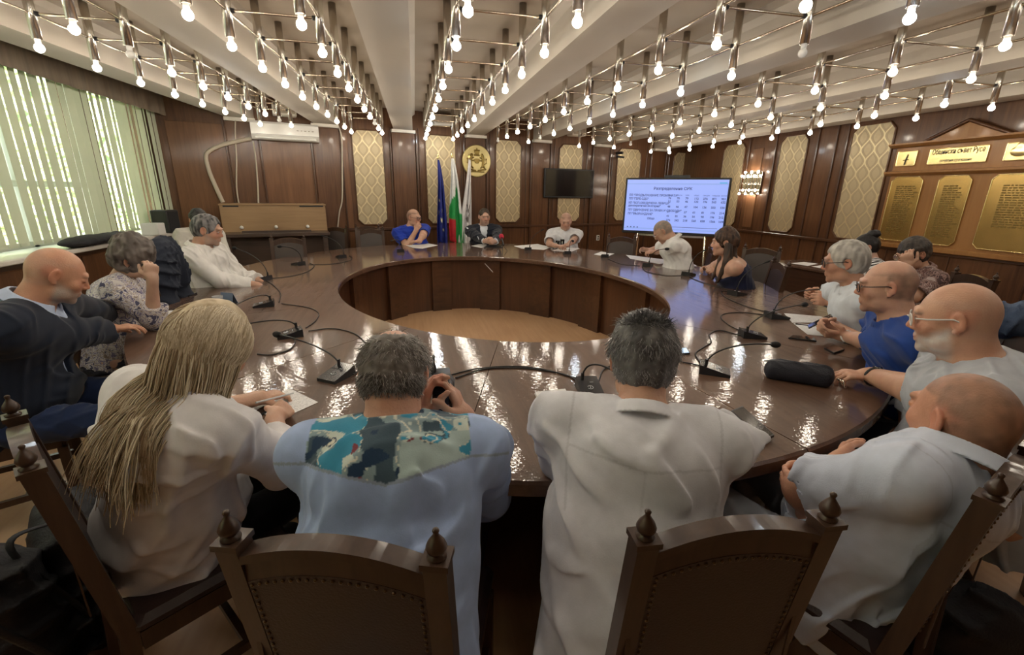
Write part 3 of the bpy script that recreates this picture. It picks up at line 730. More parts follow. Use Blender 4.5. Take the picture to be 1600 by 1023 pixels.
    for q in (1, -1):
        bp += arm_pr(q, 0.0); el, wr, fd, pn, A = arms[q]
        bp += hand_prims(wr, fd, pn, q * A.get('side', 1), A.get('curl', (.35, .5, .4)), s * (.93 if female else 1.0), A.get('spread', .08), A.get('thumb', .5), grip=A.get('grip', 0))
    if legs: bp += legs_pr(-.012)
    hp = head_prims(head, B, hs, headw, jaw)
    bp += hp
    allp = np.array([head + B @ np.array([x, y, z]) * s for x in (-.1, .1) for y in (-.13, .14) for z in (-.14, .14)] + [arms[q][i] + dd for q in (1, -1) for i in (0, 1) for dd in (np.full(3, -.07), np.full(3, .07))]
                    + [arms[q][1] + arms[q][2] * .22 + dd for q in (1, -1) for dd in (np.full(3, -.05), np.full(3, .05))] + [sh[q] + dd for q in (1, -1) for dd in (np.full(3, -.1), np.full(3, .1))] + [pel - .24 * fat, pel + .24 * fat])
    lo, hi = allp.min(0), allp.max(0)
    if legs:
        for q in (1, -1):
            lo = np.minimum(lo, kn[q] - .09); hi = np.maximum(hi, kn[q] + .09); lo = np.minimum(lo, an[q] - .06)
    V, F = mesh_sdf(bp, lo, hi, hv)
    q_ = head_local(V, head, B, s); x, y, z = q_.T; near = (np.abs(x) < .12) & (np.abs(y) < .15) & (z > -.135) & (z < .14)
    C = np.tile(np.array(skin), (len(V), 1)).astype(float); C *= (1 + .10 * vnoise(V * 22, 3)[:, None] * np.array([.4, 1, 1])) 
    red = np.exp(-((np.abs(x) - .04) ** 2 + (z + .02) ** 2) / .0009) * ss(.03, .07, y) + np.exp(-(x ** 2 + (z + .02) ** 2) / .0004) * ss(.08, .1, y) + ss(.074, .08, np.abs(x)) * ss(.05, .04, np.abs(z))
    red = np.where(near, red, 0); C *= 1 - red[:, None] * np.array([0, .16, .18])
    def paint(m, col, a=1.0):
        nonlocal C
        m = np.clip(np.where(near, m, 0) * a, 0, 1)[:, None]; C = C * (1 - m) + np.array(col) * m
    n1 = vnoise(V * 60, 5)
    if beard is not None:
        bc, ba = beard; m = ss(-.012, .018, y) * ss(-.012, .022, (-.012 - .46 * (y - .0)) - z) * ss(-.14, -.115, z + .0)
        m = m * (1 - np.exp(-(x ** 2 / .0005 + (z + .063) ** 2 / .00006))) ; m = np.maximum(m, np.exp(-((z + .047) ** 2 / .00006)) * ss(.034, .024, np.abs(x)) * ss(.08, .09, y)); paint(m * (.85 + .3 * n1), bc, ba)
    if buzz is not None:
        kind, bcol, ba = buzz
        line = .050 + .25 * np.maximum(0, .05 - y) * 0
        scalp = np.maximum(ss(.052, .066, z - np.maximum(0, (y - .045)) * .35) * ss(.072, .055, y), ss(.012, -.006, y) * ss(-.052, -.035, z + np.maximum(0, -y - .02) * .25)) * (1 - ss(.079, .084, np.abs(x)) * ss(.05, .03, np.abs(z)))
        side = np.where((y > -.0) & (z < .06), ss(.045, .02, y) * ss(-.005, .01, z), 1); scalp = scalp * side
        if kind == 'ring': scalp = scalp * (1 - ss(.058, .085, z + .15 * np.maximum(0, y + .02)) * ss(-.095, -.06, y))
        if kind == 'thin': scalp = scalp * (1 - .75 * ss(.06, .09, z) * ss(-.06, -.03, y))
        paint(scalp * (.9 + .35 * n1), bcol, ba)
    if brow is not None: paint(np.exp(-((np.abs(x) - .032) ** 2 / .00032 + (z - .030 + np.abs(np.abs(x) - .03) * .2) ** 2 / .00002)) * ss(.06, .08, y), brow, .85)
    lc = lipc or tuple(np.array(skin) * np.array([.92, .62, .62])); paint(np.exp(-(x ** 2 / .00035 + (z + .062) ** 2 / .00005)) * ss(.075, .085, y), lc, .8)
    ex = np.abs(x) - .032
    if eyes == 'open':
        paint(ss(1.3, .9, (ex / .012) ** 2 + ((z - .008) / .0055) ** 2) * ss(.06, .075, y), (.62, .58, .54), .9); paint(ss(1.4, .8, (ex ** 2 + (z - .008) ** 2) / .0055 ** 2) * ss(.06, .075, y), (.05, .03, .02))
    paint(ss(1.3, .8, (ex / .014) ** 2 + ((z - (.014 if eyes == 'open' else .003)) / .0022) ** 2) * ss(.06, .075, y), (.06, .035, .03), .8)
    body = fast_mesh('body', V + off, F, M['skin'], root, C)
    def garment(name, prims, col, h=None, colf=None, m='cloth', lo_=None, hi_=None):
        Vg, Fg = mesh_sdf(prims, (lo if lo_ is None else lo_) - .03, (hi if hi_ is None else hi_) + .03, h or hv)
        c = np.tile(np.array(col, float), (len(Vg), 1))
        if colf is not None: c = colf(Vg, c)
        return fast_mesh(name, Vg + off, Fg, M[m], root, c)
    # -------- upper garment
    ctx = dict(nb=nb, up=up, fw=fw, rt=rt, pel=pel, sh=sh, head=head, B=B, arms=arms, LT=LT, s=s, root=root, O=O, off=off, skin=skin, hv=hv, lo=lo, hi=hi, nr=nr)
    if shirt:
        S = dict(t=.014, sl=.8, hem=.06, fold=.006, ff=7, collar=True, col=(.7, .7, .7), ease=.012, vneck=.0); S.update(shirt); t = S['t']
        hemp = pel - up * S['hem'] * s; pr = torso(t, low=S['hem'] + .05, clip=[(hemp, -up)])
        if not bare:
            for q in (1, -1): pr += arm_pr(q, t * .8, f1=S['sl'], ease=S['ease'])
        else:
            pr = [p for p in torso(t * .6, low=S['hem'] + .05, clip=[(hemp, -up), (nb - up * .13 * s, up)])[:3]] + torso(t * .6)[-2:]
            for p_ in pr: p_.clip = (p_.clip or []) + [(nb - up * .12 * s, nrm(up + fw * .35))]
            for q in (-1, 1): pr += [cap(nb - up * .16 * s + rt * q * .09 * s + fw * .10 * s, nb - up * .03 * s + rt * q * .095 * s, .008, k=.01), cap(nb - up * .03 * s + rt * q * .095 * s, nb - up * .16 * s + rt * q * .09 * s - fw * .10 * s, .008, k=.01)]
        if S['fold']: pr.append(folds(S['fold'], S['ff'], seed=int(abs(head[0] * 100)) % 50, ax=up + rt * .2, st=.4))
        ax = nrm(nk1 - nk0)
        if not bare: pr.append(cap(nb + ax * .012, nb + ax * .2, nr * 1.03 + .003, nr + .008, k=.008, op='-'))
        if S['vneck'] and not bare: pr.append(cap(nb + fw * .07 * s + up * .02, nb + fw * (.13) * s - up * S['vneck'] * s, .030 * s, .006, k=.008, op='-'))
        if not bare and S['sl'] > 0:
            for q in (1, -1):
                el, wr, _, _, _ = arms[q]
                if S['sl'] <= 1: e = sh[q] + (el - sh[q]) * S['sl']; dd = nrm(el - sh[q]); rr = .046 * s * arm + t * .8 + S['ease'] - .014; pr.append(cap(e - dd * .004, e + dd * .06, rr, k=.004, op='-'))
        if S['collar'] == True: pr.append(collar_prim(nb - ax * .012 * s - up * .004, ax * .8 + up * .2 + fw * .0, fw, nr + .012, .040 * s, .60, max(.0045, hv * .62), .38))
        elif S['collar'] == 'band': pr.append(collar_prim(nb - ax * .012 * s, ax, fw, nr + .014, .022 * s, .35, max(.0045, hv * .6), -1))
        garment(S.get('name', 'shirt'), pr, S['col'], colf=(lambda Vv, c: S['colf'](Vv, c, ctx)) if 'colf' in S else None, m=S.get('mat', 'cloth'))
    if jacket:
        J = dict(col=(.01, .012, .02), t=.028, fold=.006, hem=.10); J.update(jacket)
        hemp = pel - up * J['hem'] * s; pr = torso(J['t'], low=J['hem'] + .05, clip=[(hemp, -up)])
        pr.append(ecap(nb + fw * .10 * s * (fat * .5 + .5) + up * .0, nb + fw * .17 * s * fat - up * .30 * s, (.060 * s, .09 * s), (.012, .09), fw, .004, op='-'))
        for q in (1, -1): pr += arm_pr(q, J['t'] * .75, f1=1.9, ease=.006) + [ell3(sh[q] - up * .02, (.060 * s * arm + .010, .062 * s * arm + .010, .055 * s), basis(fw, up), .04)]
        pr.append(folds(J['fold'], 6, 5, up)); ax = nrm(nk1 - nk0)
        pr.append(cap(nb - ax * .03, nb + ax * .2, nr * 1.1 + .016, nr + .02, k=.008, op='-'))
        garment('jacket', pr, J['col'])
        if tie:
            mb_V, mb_F = mesh_sdf([ecap(nb + fw * (.098 + .115 * (fat - 1)) * s - up * .045 * s, nb + fw * (.135 + .1 * (fat - 1)) * s - up * .30 * s, (.018, .012), (.038, .008), fw, .01), ell3(nb + fw * .098 * s - up * .04 * s, (.022, .018, .02), None, .01)], nb - .36, nb + .25, .006)
            fast_mesh('tie', mb_V + off, mb_F, M['cloth'], root, np.tile(tie, (len(mb_V), 1)))
    if legs and pants is not None:
        pr = [ecap(pel - up * .03, pel + up * .06, (.17 * s * fat + .006, .13 * s * fat + .006), (.160 * s * fat + .004, .120 * s * fat + .004), fw, .04)] + legs_pr(.008) + [folds(.006, 8, 11, ydir(ly))]
        if shirt and not bare:
            for p_ in torso(shirt.get('t', .014) + .025, low=shirt.get('hem', .06) + .05, clip=[(pel - up * shirt.get('hem', .06) * s, -up)]): p_.op = '-'; p_.k = .01; pr.append(p_)
        for q in (-1, 1): pr.append(ell3(an[q] - np.array([0, 0, .12]), (.3, .3, .085), None, .004, '-')) if 0 else None
        pr = [p for p in pr if p is not None]
        lo2 = np.minimum(lo, pel - .22 * fat); hi2 = np.maximum(hi, pel + .2 * fat).copy(); hi2[2] = pel[2] + .22
        garment('trousers', pr, pants, h=max(hv, .009), lo_=lo2, hi_=hi2)
        for q in (-1, 1):
            d = ydir(ly + q * 9); a = an[q].copy(); a[2] = .045
            Vs, Fs = mesh_sdf([ecap(a - d * .03, a + d * .15, (.040, .045), (.044, .035), (0, 0, 1), .02), cap(an[q], a, .045, .045, k=.02), ell3(a - np.array([0, 0, .30]), (2, 2, .262), None, .004, '-')], a - .25, a + .28, .010)
            fast_mesh('shoe', Vs + off, Fs, M['cloth'], root, np.tile(shoes, (len(Vs), 1)))
    if watch is not None:
        q = watch[0]; el, wr, fd, pn, A = arms[q]; a = nrm(wr - el); c = wr - a * .025 * s
        mb = MB(); Bx = basis(pn, a); wr_ = (.0275 * s * (arm * .5 + .5) + .004); P = [c + Bx @ np.array([math.cos(t_) * wr_, math.sin(t_) * wr_ * .98, 0]) - O for t_ in np.linspace(0, 2 * math.pi, 21)]
        mb.tube(P, .006, 6, caps=False, flat=1.6); cc = c - Bx[:, 1] * (wr_ + .002) - O
        w_ = mb.build('wristwatch', watch[1], root); w_['label'] = watch[2]
        MB().lathe((0, 0, 0), [(.017, -.004), (.019, 0), (.017, .006), (.001, .006)], 16, Matrix(basis(a, -pn).tolist())).build('watch_face', M['blackgloss'] if len(watch) < 4 else watch[3], w_).location = cc
    if glasses:
        gm, full = glasses[0], glasses[1]; mb = MB()
        def G(x_, y_, z_): return tuple(head + B @ (np.array([x_ * headw, y_, z_]) * s) - O)
        for q in (-1, 1):
            loop = [G(q * (.034 + .026 * math.copysign(abs(math.cos(a)) ** .6, math.cos(a))), .1035 - .10 * abs(.034 + .026 * math.cos(a)) ** 1.3 * 2, .004 + .0185 * math.copysign(abs(math.sin(a)) ** .7, math.sin(a))) for a in np.linspace(0, 2 * math.pi, 25)]
            if full != 'rimless': mb.tube(loop, .0022 * s, 5, caps=False)
            mb.tube([G(q * .060, .088, .012), G(q * .079, .06, .013), G(q * .083, .0, .014), G(q * .083, -.018, .004)], .0024 * s, 5)
            lp = MB(); n = 24; lp.add(loop[:n], [tuple(range(n))]); 
        mb.tube([G(-.009, .106, .010), G(0, .110, .012), G(.009, .106, .010)], .0022 * s, 5)
        g = mb.build('spectacles', gm, root)
        for q in (-1, 1):
            loop = [G(q * (.034 + .025 * math.copysign(abs(math.cos(a)) ** .6, math.cos(a))), .1030 - .20 * abs(.034 + .025 * math.cos(a)) ** 1.3, .004 + .0178 * math.copysign(abs(math.sin(a)) ** .7, math.sin(a))) for a in np.linspace(0, 2 * math.pi, 25)[:-1]]
            MB().add(loop, [tuple(range(24))]).build('lens', M['lens'], g)
    if hair is not None: hair(ctx)
    LAST.clear(); LAST.update(ctx)
    return root

# ---------------------------------------------------------------- hair styles
def hair_cap(ctx, col, bald=False,*, th=.012, top=.0, back=-.065, front=.066, rough=.004, hv=None, name='hair', fringe=0.0, sides=-.01, bulk=(0, 0, 0), noise_f=28, seed=3):
    c, B, s = ctx['head'], ctx['B'], ctx['s']; hv = hv or max(.0045, ctx['hv'] * .7)
    def L(x, y, z): return c + B @ (np.array([x, y, z]) * s)
    def E(x, y, z, a, b, d, k=.02, op='+'): return ell3(L(x, y, z), (a * s, b * s, d * s), B, k * s, op)
    P = [E(0, -.020, .036 + top * .5, .076 + th + bulk[0], .095 + th + bulk[1], .086 + th + top + bulk[2]), E(0, -.040, -.002, .070 + th + bulk[0], .074 + th, .078 + th, .03)]
    P.append(E(0, .112, -.040 - fringe, .078, .078, .112 - fringe, .012, '-'))
    P.append(E(0, .03, -.10 + (sides + .01), .2, .055, .085, .010, '-'))
    pl = L(0, 0, back); P.append(Pr(lambda Q, pl=v3(pl), n=v3(-B[:, 2] + B[:, 1] * .25): (Q - pl) @ n, 0, '&'))
    for q in (-1, 1): P.append(E(q * .088, -.004, -.002, .020, .026, .034, .008, '-'))
    if bald: P.append(E(0, -.006, .125, .060, .098, .070, .012, '-'))
    P.append(Pr(lambda Q: (rough * vnoise(Q * noise_f, seed) + rough * .6 * vnoise(Q * noise_f * 2.7, seed + 1)).astype(np.float32), 0, 'n'))
    V, F = mesh_sdf(P, c - .17 * s, c + .17 * s, hv); col = np.array(col); n = vnoise(V * np.array([70, 70, 16.]), 4)[:, None]
    if col.ndim == 2: cc = col[0] + (col[1] - col[0]) * np.clip(.5 + .9 * n, 0, 1)
    else: cc = np.tile(col, (len(V), 1)) * (1 + .3 * n)
    return fast_mesh(name, V + ctx['off'], F, M['hair'], ctx['root'], cc), V, F
def scalp_points(ctx, n, fn, seed=1):
    """random points on the skull where fn(x, y, z) (local, metres) is true"""
    rg = np.random.RandomState(seed); c, B, s = ctx['head'], ctx['B'], ctx['s']; out = []
    P = rg.normal(size=(n * 6, 3)); P /= np.linalg.norm(P, axis=1)[:, None]
    q = np.array([0, -.018, .034]) + P * np.array([.077, .095, .085]); lowm = P[:, 2] < -.1
    q2 = np.array([0, -.035, .005]) + P * np.array([.071, .076, .071]); q = np.where((lowm & (P[:, 1] < .3))[:, None], q2, q)
    pr = fn(q[:, 0], q[:, 1], q[:, 2], rg); keep = rg.rand(len(q)) < pr; q = q[keep][:n]; P = P[keep][:n]
    return q, P, c + (q * s) @ B.T, P @ B.T
def mixcol(a, b):
    a = np.array(a); b = np.array(b)
    def f(R, rg): t = rg.rand(len(R))[:, None]; return a + (b - a) * t
    return f
# ---------------------------------------------------------------- the people round the table
def seat(h, yaw, lean, z=.56, side=0.0):
    p = np.asarray(h) - ydir(yaw) * lean + ydir(yaw + 90) * side; p[2] = z; return p
def T(px, py, z=.79): return on_z(px, py, z)
WHITE = (.74, .74, .74)
def seams(V, c, ctx):
    r = V - ctx['nb']; x = r @ ctx['rt']; z = r @ ctx['up']; b = r @ ctx['fw']
    m = (np.abs(z + .095 + .03 * (1 - np.clip(np.abs(x) / .2, 0, 1))) < .0030) & (b < 0) & (np.abs(x) < .19); c[m] *= .84
    m = (np.abs(np.abs(x) - .192 + .10 * np.maximum(-z - .12, 0)) < .0030) & (z > -.26); c[m] *= .84
    m = (np.abs(x) < .0025) & (b < 0) & (z < -.125) & (z > -.30); c[m] *= .9
    return c
QUICK = globals().get('QUICK', False)
HN = .0044; HM = .0062; HF = .0082
if QUICK: HN, HM, HF = .010, .012, .014
SHORT = dict(sl=.80, ease=.018)
# 1 bald bearded man in a dark suit, left
h = at_depth(92, 430, 2.12); y = 80
pl1 = seat(h, y, .36, .56, .0)
person('bald man with a grey beard in a dark navy suit jacket, holding a paper sheet', h, 60, pl1, y, hpitch=27, s=1.04, sw=.205, fat=1.35, arm=1.25, hv=HN, neck=1.15, headw=1.04, jaw=1.05,
       R=dict(w=T(196, 515, .81), f=ydir(52), n=(0, 0, -1), pole=(-.1, -.3, -1), curl=(.35, .4, .3)), Lh=dict(w=T(180, 492, .82), f=ydir(60, -.1), n=(.2, .2, -1), pole=(-.3, .6, -1), curl=(.55, .6, .4)),
       skin=(.56, .30, .19), beard=((.42, .38, .34), .8), brow=(.30, .24, .20), buzz=('ring', (.36, .30, .26), .22), eyes='closed', shirt=dict(col=(.50, .60, .80), sl=1.9, t=.012, fold=.003, vneck=.05), jacket=dict(col=(.010, .016, .032), t=.030), pants=(.018, .035, .10))
# 2 woman with a grey brown bob
h = at_depth(211, 405, 2.85); y = 75
def bob(ctx):
    hair_cap(ctx, ((.060, .047, .040), (.17, .145, .13)), th=.026, top=.020, back=-.105, sides=-.06, fringe=.03, rough=.012, hv=.006, noise_f=20)
person('woman with a grey brown bob and a patterned blouse, leaning her cheek on her hand', h, 82, seat(h, y, .22, .55), y, hpitch=22, hroll=8, s=.97, sw=.175, fat=1.2, hv=HM, female=True,
       R=dict(w=at_depth(238, 436, 2.68), f=(.05, .1, 1), n=nrm(h - at_depth(238, 436, 2.68)), pole=(.5, -.2, -1), curl=(.9, 1.0, .6)), Lh=dict(w=T(238, 462), f=ydir(20), pole=(-.4, .5, -.6)),
       skin=(.52, .33, .24), shirt=dict(col=(.6, .56, .52), sl=1.3, ease=.03, collar=False, mat='blouse', fold=.007), pants=(.02, .02, .03), hair=bob)
# 3 man in white shirt, far left
h = at_depth(326, 360, 4.05); y = 98
def grey_short(a, b, th=.011, **k):
    def f(ctx): hair_cap(ctx, (a, b), th=th, **k)
    return f
person('heavy man with swept back dark grey hair in an open white shirt', h, 92, seat(h, y, .10, .56), y, hpitch=14, s=1.08, sw=.20, fat=1.45, arm=1.2, hv=HM, neck=1.15,
       R=dict(w=h + ydir(y) * .38 + np.array([0, -.12, -.48]), f=ydir(70, -.3), pole=(-.2, -.6, -1)), Lh=dict(w=h + ydir(y) * .36 + np.array([0, .1, -.48]), f=ydir(100, -.3), pole=(-.4, .6, -1)),
       skin=(.50, .29, .20), beard=((.30, .26, .23), .55), brow=(.10, .08, .07), shirt=dict(col=(.74, .73, .71), sl=1.85, vneck=.09, fold=.009), pants=(.03, .03, .05), hair=grey_short((.035, .035, .038), (.22, .21, .21), .014, fringe=-.01, back=-.085))
# 3b dark haired person behind him
h = at_depth(311, 345, 5.0)
person('dark haired person in a pale top, mostly hidden behind the heavy man in white', h, 150, seat(h, 140, .1, .56), 140, hpitch=30, hv=HF, shirt=dict(col=(.55, .53, .48), sl=1.6), skin=(.5, .3, .22), hair=grey_short((.01, .01, .01), (.03, .03, .03)))
# 4 blonde woman
h = at_depth(331, 545, 1.30); y = 33
def blonde(ctx):
    c, B, s = ctx['head'], ctx['B'], ctx['s']; o, V, F = hair_cap(ctx, ((.40, .30, .17), (.60, .49, .32)), th=.012, top=.008, back=-.10, sides=-.05, rough=.004, noise_f=18)
    q, n, W, D = scalp_points(ctx, 12000, lambda x, y, z, rg: np.clip(ss(-.055, -.02, z) * (1 - ss(.045, .07, y) * ss(.07, .03, z)) , 0, 1) * np.where((np.abs(x) > .03) | (y < .08), 1, .4), 3)
    W = W + D * .010
    up = B[:, 2]; fwd = B[:, 1]; rt = B[:, 0]
    side = np.sign(q[:, 0])[:, None] * rt
    dr = (-up) * .6 - fwd * .30 + np.array([0, 0, -.6])
    part = ss(.06, .10, q[:, 2])[:, None]; dr = dr * (1 - part) + part * (side * .55 - fwd * .75 - up * .1)
    dr = dr - D * (dr * D).sum(1)[:, None]; dr /= np.linalg.norm(dr, axis=1)[:, None]; dr = dr + D * .06
    sh0 = ctx['nb'] - ctx['up'] * .03; bk = -ctx['fw']
    skc = c + B @ np.array([0, -.02, .02]); skr = np.array([.088, .108, .104])
    def push(P, Dv):
        ql = (P - skc) @ B / skr; r = np.linalg.norm(ql, axis=1)[:, None]; ins = (r < 1)
        P = np.where(ins, skc + (ql / np.maximum(r, 1e-6) * skr) @ B.T, P)
        nn = (ql / skr) @ B.T; nn /= (np.linalg.norm(nn, axis=1)[:, None] + 1e-9); dd = (Dv * nn).sum(1)[:, None]; Dv = np.where(ins & (dd < 0), Dv - nn * dd, Dv)
        up_ = (((P - c) @ B)[:, 2] > -.035)[:, None]; ql = (P - skc) @ B / skr; r = np.linalg.norm(ql, axis=1)[:, None]; outm = (r > 1.10) & up_
        P = np.where(outm, skc + (ql / np.maximum(r, 1e-6) * skr * 1.10) @ B.T, P); nn = (ql / skr) @ B.T; nn /= (np.linalg.norm(nn, axis=1)[:, None] + 1e-9); dd = (Dv * nn).sum(1)[:, None]; Dv = np.where(outm & (dd > 0), Dv - nn * dd, Dv)
        # glide over the shoulders and the back
        rel = P - sh0; along = (rel @ ctx['up'])[:, None]; dist = (rel @ bk)[:, None]; m = (along < .04) & (dist < .135) & (dist > -.06) & (np.abs(rel @ ctx['rt'])[:, None] < .24)
        P = np.where(m, P + bk * (.125 - dist) * .45, P); ctr = c + B @ np.array([0, -.09, 0]); low = ss(.02, -.12, (P - c)[:, 2])[:, None]; lat = P - ctr; lat[:, 2] = 0; P = P + (bk * .004 - ctx['rt'] * .003) * low
        return P, Dv
    rg = np.random.RandomState(5)
    strands('hair_strands', W + ctx['off'], dr, np.where(q[:, 1] > .02, .28, .345) * rg.uniform(.85, 1.1, len(q)), o, M['hair'], mixcol((.34, .25, .14), (.80, .70, .52)), r=.0021, seg=13, grav=1.3, jit=.09, wave=.010, push=lambda P, Dv: (lambda a: (a[0] + ctx['off'], a[1]))(push(P - ctx['off'], Dv)))
pl4 = np.array([-.80, 1.36, .56])
def zipcol(V, c, ctx):
    r = (V - ctx['nb']); x = r @ ctx['rt']; z = r @ ctx['up']; b = r @ ctx['fw']
    m = (np.abs(x + .0) < .0032) & (z < -.10) & (z > -.30) & (b < 0); c[m] = (.05, .06, .12); return c
person('woman with long blonde hair in a loose white blouse, writing with a pen', h, 38, pl4, y, hpitch=34, s=.98, sw=.175, fat=1.10, hv=HN, female=True,
       R=dict(w=T(430, 652, .80), f=(.25, .9, .05), n=(-.55, 0, -.6), e=on_z(425, 700, .80), curl=(.85, .9, .6), thumb=.9, grip=.4), Lh=dict(w=T(402, 622, .80), f=(.85, .5, -.05), n=(0, 0, -1), pole=(-.6, .3, -.9), curl=(.6, .8, .5)),
       skin=(.60, .37, .26), shirt=dict(col=(.74, .73, .74), sl=1.38, ease=.034, t=.022, hem=.13, collar=False, fold=.009, ff=5, colf=zipcol), pants=(.008, .008, .010), hair=blonde, shrug=(-.035, .01))
# 5 photographer
h = at_depth(617, 588, 1.27); y = 4
def crown(ctx):
    o, V, F = hair_cap(ctx, ((.10, .085, .07), (.20, .18, .16)), bald=True, th=.007, top=-.004, back=-.078, rough=.004, noise_f=60)
    def den(x, y, z, rg): return ss(-.062, -.05, z) * (1 - (((x / .058) ** 2 + ((y + .010) / .095) ** 2 < 1) & (z > .04)) * .97) * (1 - ss(.03, .06, y) * ss(.06, .03, z)) * (1 - (np.abs(x) > .062) * (np.abs(z) < .035) * (y > -.03))
    q, n, W, D = scalp_points(ctx, 6500, den, 8); B = ctx['B']
    dr = D * .45 - B[:, 2] * .9 + np.sign(q[:, 0])[:, None] * B[:, 0] * .15
    strands('hair_strands', W + D * .002 + ctx['off'], dr, np.full(len(q), .032), o, M['hair'], mixcol((.07, .055, .045), (.46, .43, .40)), r=.0009, seg=3, grav=.2, jit=.30, wave=.002)
def yoke(V, c, ctx):
    r = V - ctx['nb']; x = r @ ctx['rt']; z = r @ ctx['up']; b = r @ ctx['fw']
    y0 = -.105 - .05 * (1 - np.clip(np.abs(x) / .2, 0, 1)) + .02
    m = ((z > y0) & (b < .06) & (np.abs(x) < .20))
    Q = np.stack([x, z, b], 1) * 22; n = vnoise(Q, 3); n2 = vnoise(Q * 1.3 + 7, 5); n3 = vnoise(Q * .7 + 3, 8)
    p = np.tile(np.array([.26, .36, .38]), (len(V), 1)); p[n > .22] = (.62, .70, .62); p[n < -.22] = (.06, .10, .13); p[(n2 > .3)] = (.05, .30, .46); p[(n3 > .12) & (np.abs(x) < .08) & (z < -.03)] = (.22, .05, .06); p[(n2 < -.38)] = (.02, .05, .10); p[(np.abs(n + n2) < .05)] = (.70, .70, .58); p[(x > .03) & (n2 < .25) & (z < -.02)] = (.42, .54, .52)
    c[m] = p[m]; lin = (np.abs(z - y0) < .0035) & (b < 0); c[lin] = (.30, .36, .46); return c
person('balding man from behind, light blue shirt with colourful yoke, holding a camera', h, 8, np.array([-.10, .88, .56]), y, nb=at_depth(616, 664, 1.21), hpitch=36, s=1.06, sw=.205, fat=1.22, arm=1.15, hv=HN, neck=1.1,
       R=dict(w=at_depth(728, 655, 1.40), f=(-.35, .35, .85), n=(-.9, .2, -.2), e=on_z(752, 738, .82), curl=(.3, .8, .7), thumb=.2), Lh=dict(w=at_depth(655, 655, 1.38), f=(.25, .35, .9), n=(.9, .3, .1), e=on_z(575, 735, .80), curl=(.45, .7, .5), thumb=.2),
       skin=(.58, .32, .22), buzz=None, shirt=dict(col=(.38, .50, .76), sl=1.22, ease=.022, t=.018, hem=.18, fold=.008, ff=6, colf=yoke), pants=(.010, .018, .055), hair=crown)
# 6 grey haired man in white
h = at_depth(1003, 563, 1.34); y = 24
def greyhair(ctx):
    o, V, F = hair_cap(ctx, ((.07, .068, .068), (.17, .165, .16)), th=.012, top=.006, back=-.075, rough=.005, noise_f=50)
    q, n, W, D = scalp_points(ctx, 9000, lambda x, y, z, rg: ss(-.064, -.05, z) * (1 - ss(.04, .07, y) * ss(.08, .05, z)) * (1 - (np.abs(x) > .064) * (np.abs(z) < .033) * (y > -.03)), 4); B = ctx['B']
    topm = (q[:, 2] > .085)[:, None]
    dr = np.where(topm, D * .5 + B[:, 1] * .9 * (q[:, 1] > -.045)[:, None] - B[:, 1] * .6 * (q[:, 1] <= -.045)[:, None] , D * .42 - B[:, 2] * .9)
    col = mixcol((.055, .05, .05), (.34, .33, .33))
    def cf(R, rg):
        c = col(R, rg); zz = ((R - ctx['off'] - ctx['head']) @ B)[:, 2]; m = (zz < .03) & (rg.rand(len(R)) < .75); c[m] = c[m] * .5 + np.array([.26, .26, .265]); return c
    strands('hair_strands', W + D * .006 + ctx['off'], dr, np.where(q[:, 2] > .03, .040, .024), o, M['hair'], cf, r=.0009, seg=4, grav=.25, jit=.22, wave=.002)
person('man with thick grey hair seen from behind in a loose white short sleeved shirt', h, 20, np.array([.50, .84, .56]), y, nb=at_depth(1003, 650, 1.25), hpitch=20, s=1.06, sw=.205, fat=1.18, arm=1.1, hv=HN,
       R=dict(w=T(1015, 655, .83) + np.array([.04, .1, 0]), f=(-.3, 1, -.1), n=(-.5, 0, -1), e=on_z(1120, 705, .84), curl=(.5, .6, .4)), Lh=dict(w=T(965, 665, .83) + np.array([0, .1, 0]), f=(.3, 1, -.1), n=(.5, 0, -1), e=on_z(882, 728, .82), curl=(.5, .6, .4)),
       skin=(.55, .31, .21), shirt=dict(col=(.70, .71, .75), sl=.98, ease=.040, t=.022, hem=.28, fold=.010, ff=5, colf=seams), pants=(.012, .012, .02), hair=greyhair, shrug=(.02, .02))
# 7 man with cropped hair, right foreground
h = at_depth(1497, 652, 1.20); y = -14
person('man with cropped brown hair in a pale blue linen shirt, arms crossed, right foreground', h, 2, np.array([1.28, .87, .50]), y, nb=at_depth(1503, 712, 1.17), hpitch=4, s=1.06, sw=.20, fat=1.18, arm=1.2, hv=HN, neck=1.2, headw=1.03,
       R=dict(w=h + ydir(y) * .30 + ydir(y - 90) * .06 + np.array([0, 0, -.33]), f=ydir(y - 85, .1), n=-ydir(y), pole=(.8, .2, -.8), curl=(.3, .4, .3)), Lh=dict(w=h + ydir(y) * .27 + ydir(y + 90) * .05 + np.array([0, 0, -.32]), f=ydir(y + 75, .1), n=-ydir(y), e=on_z(1262, 768, .74), curl=(.3, .4, .3)),
       skin=(.60, .31, .20), buzz=('full', (.20, .12, .08), .66), shirt=dict(col=(.60, .66, .78), sl=.78, ease=.030, t=.018, hem=.16, fold=.009, ff=7, colf=seams), pants=(.42, .46, .52))
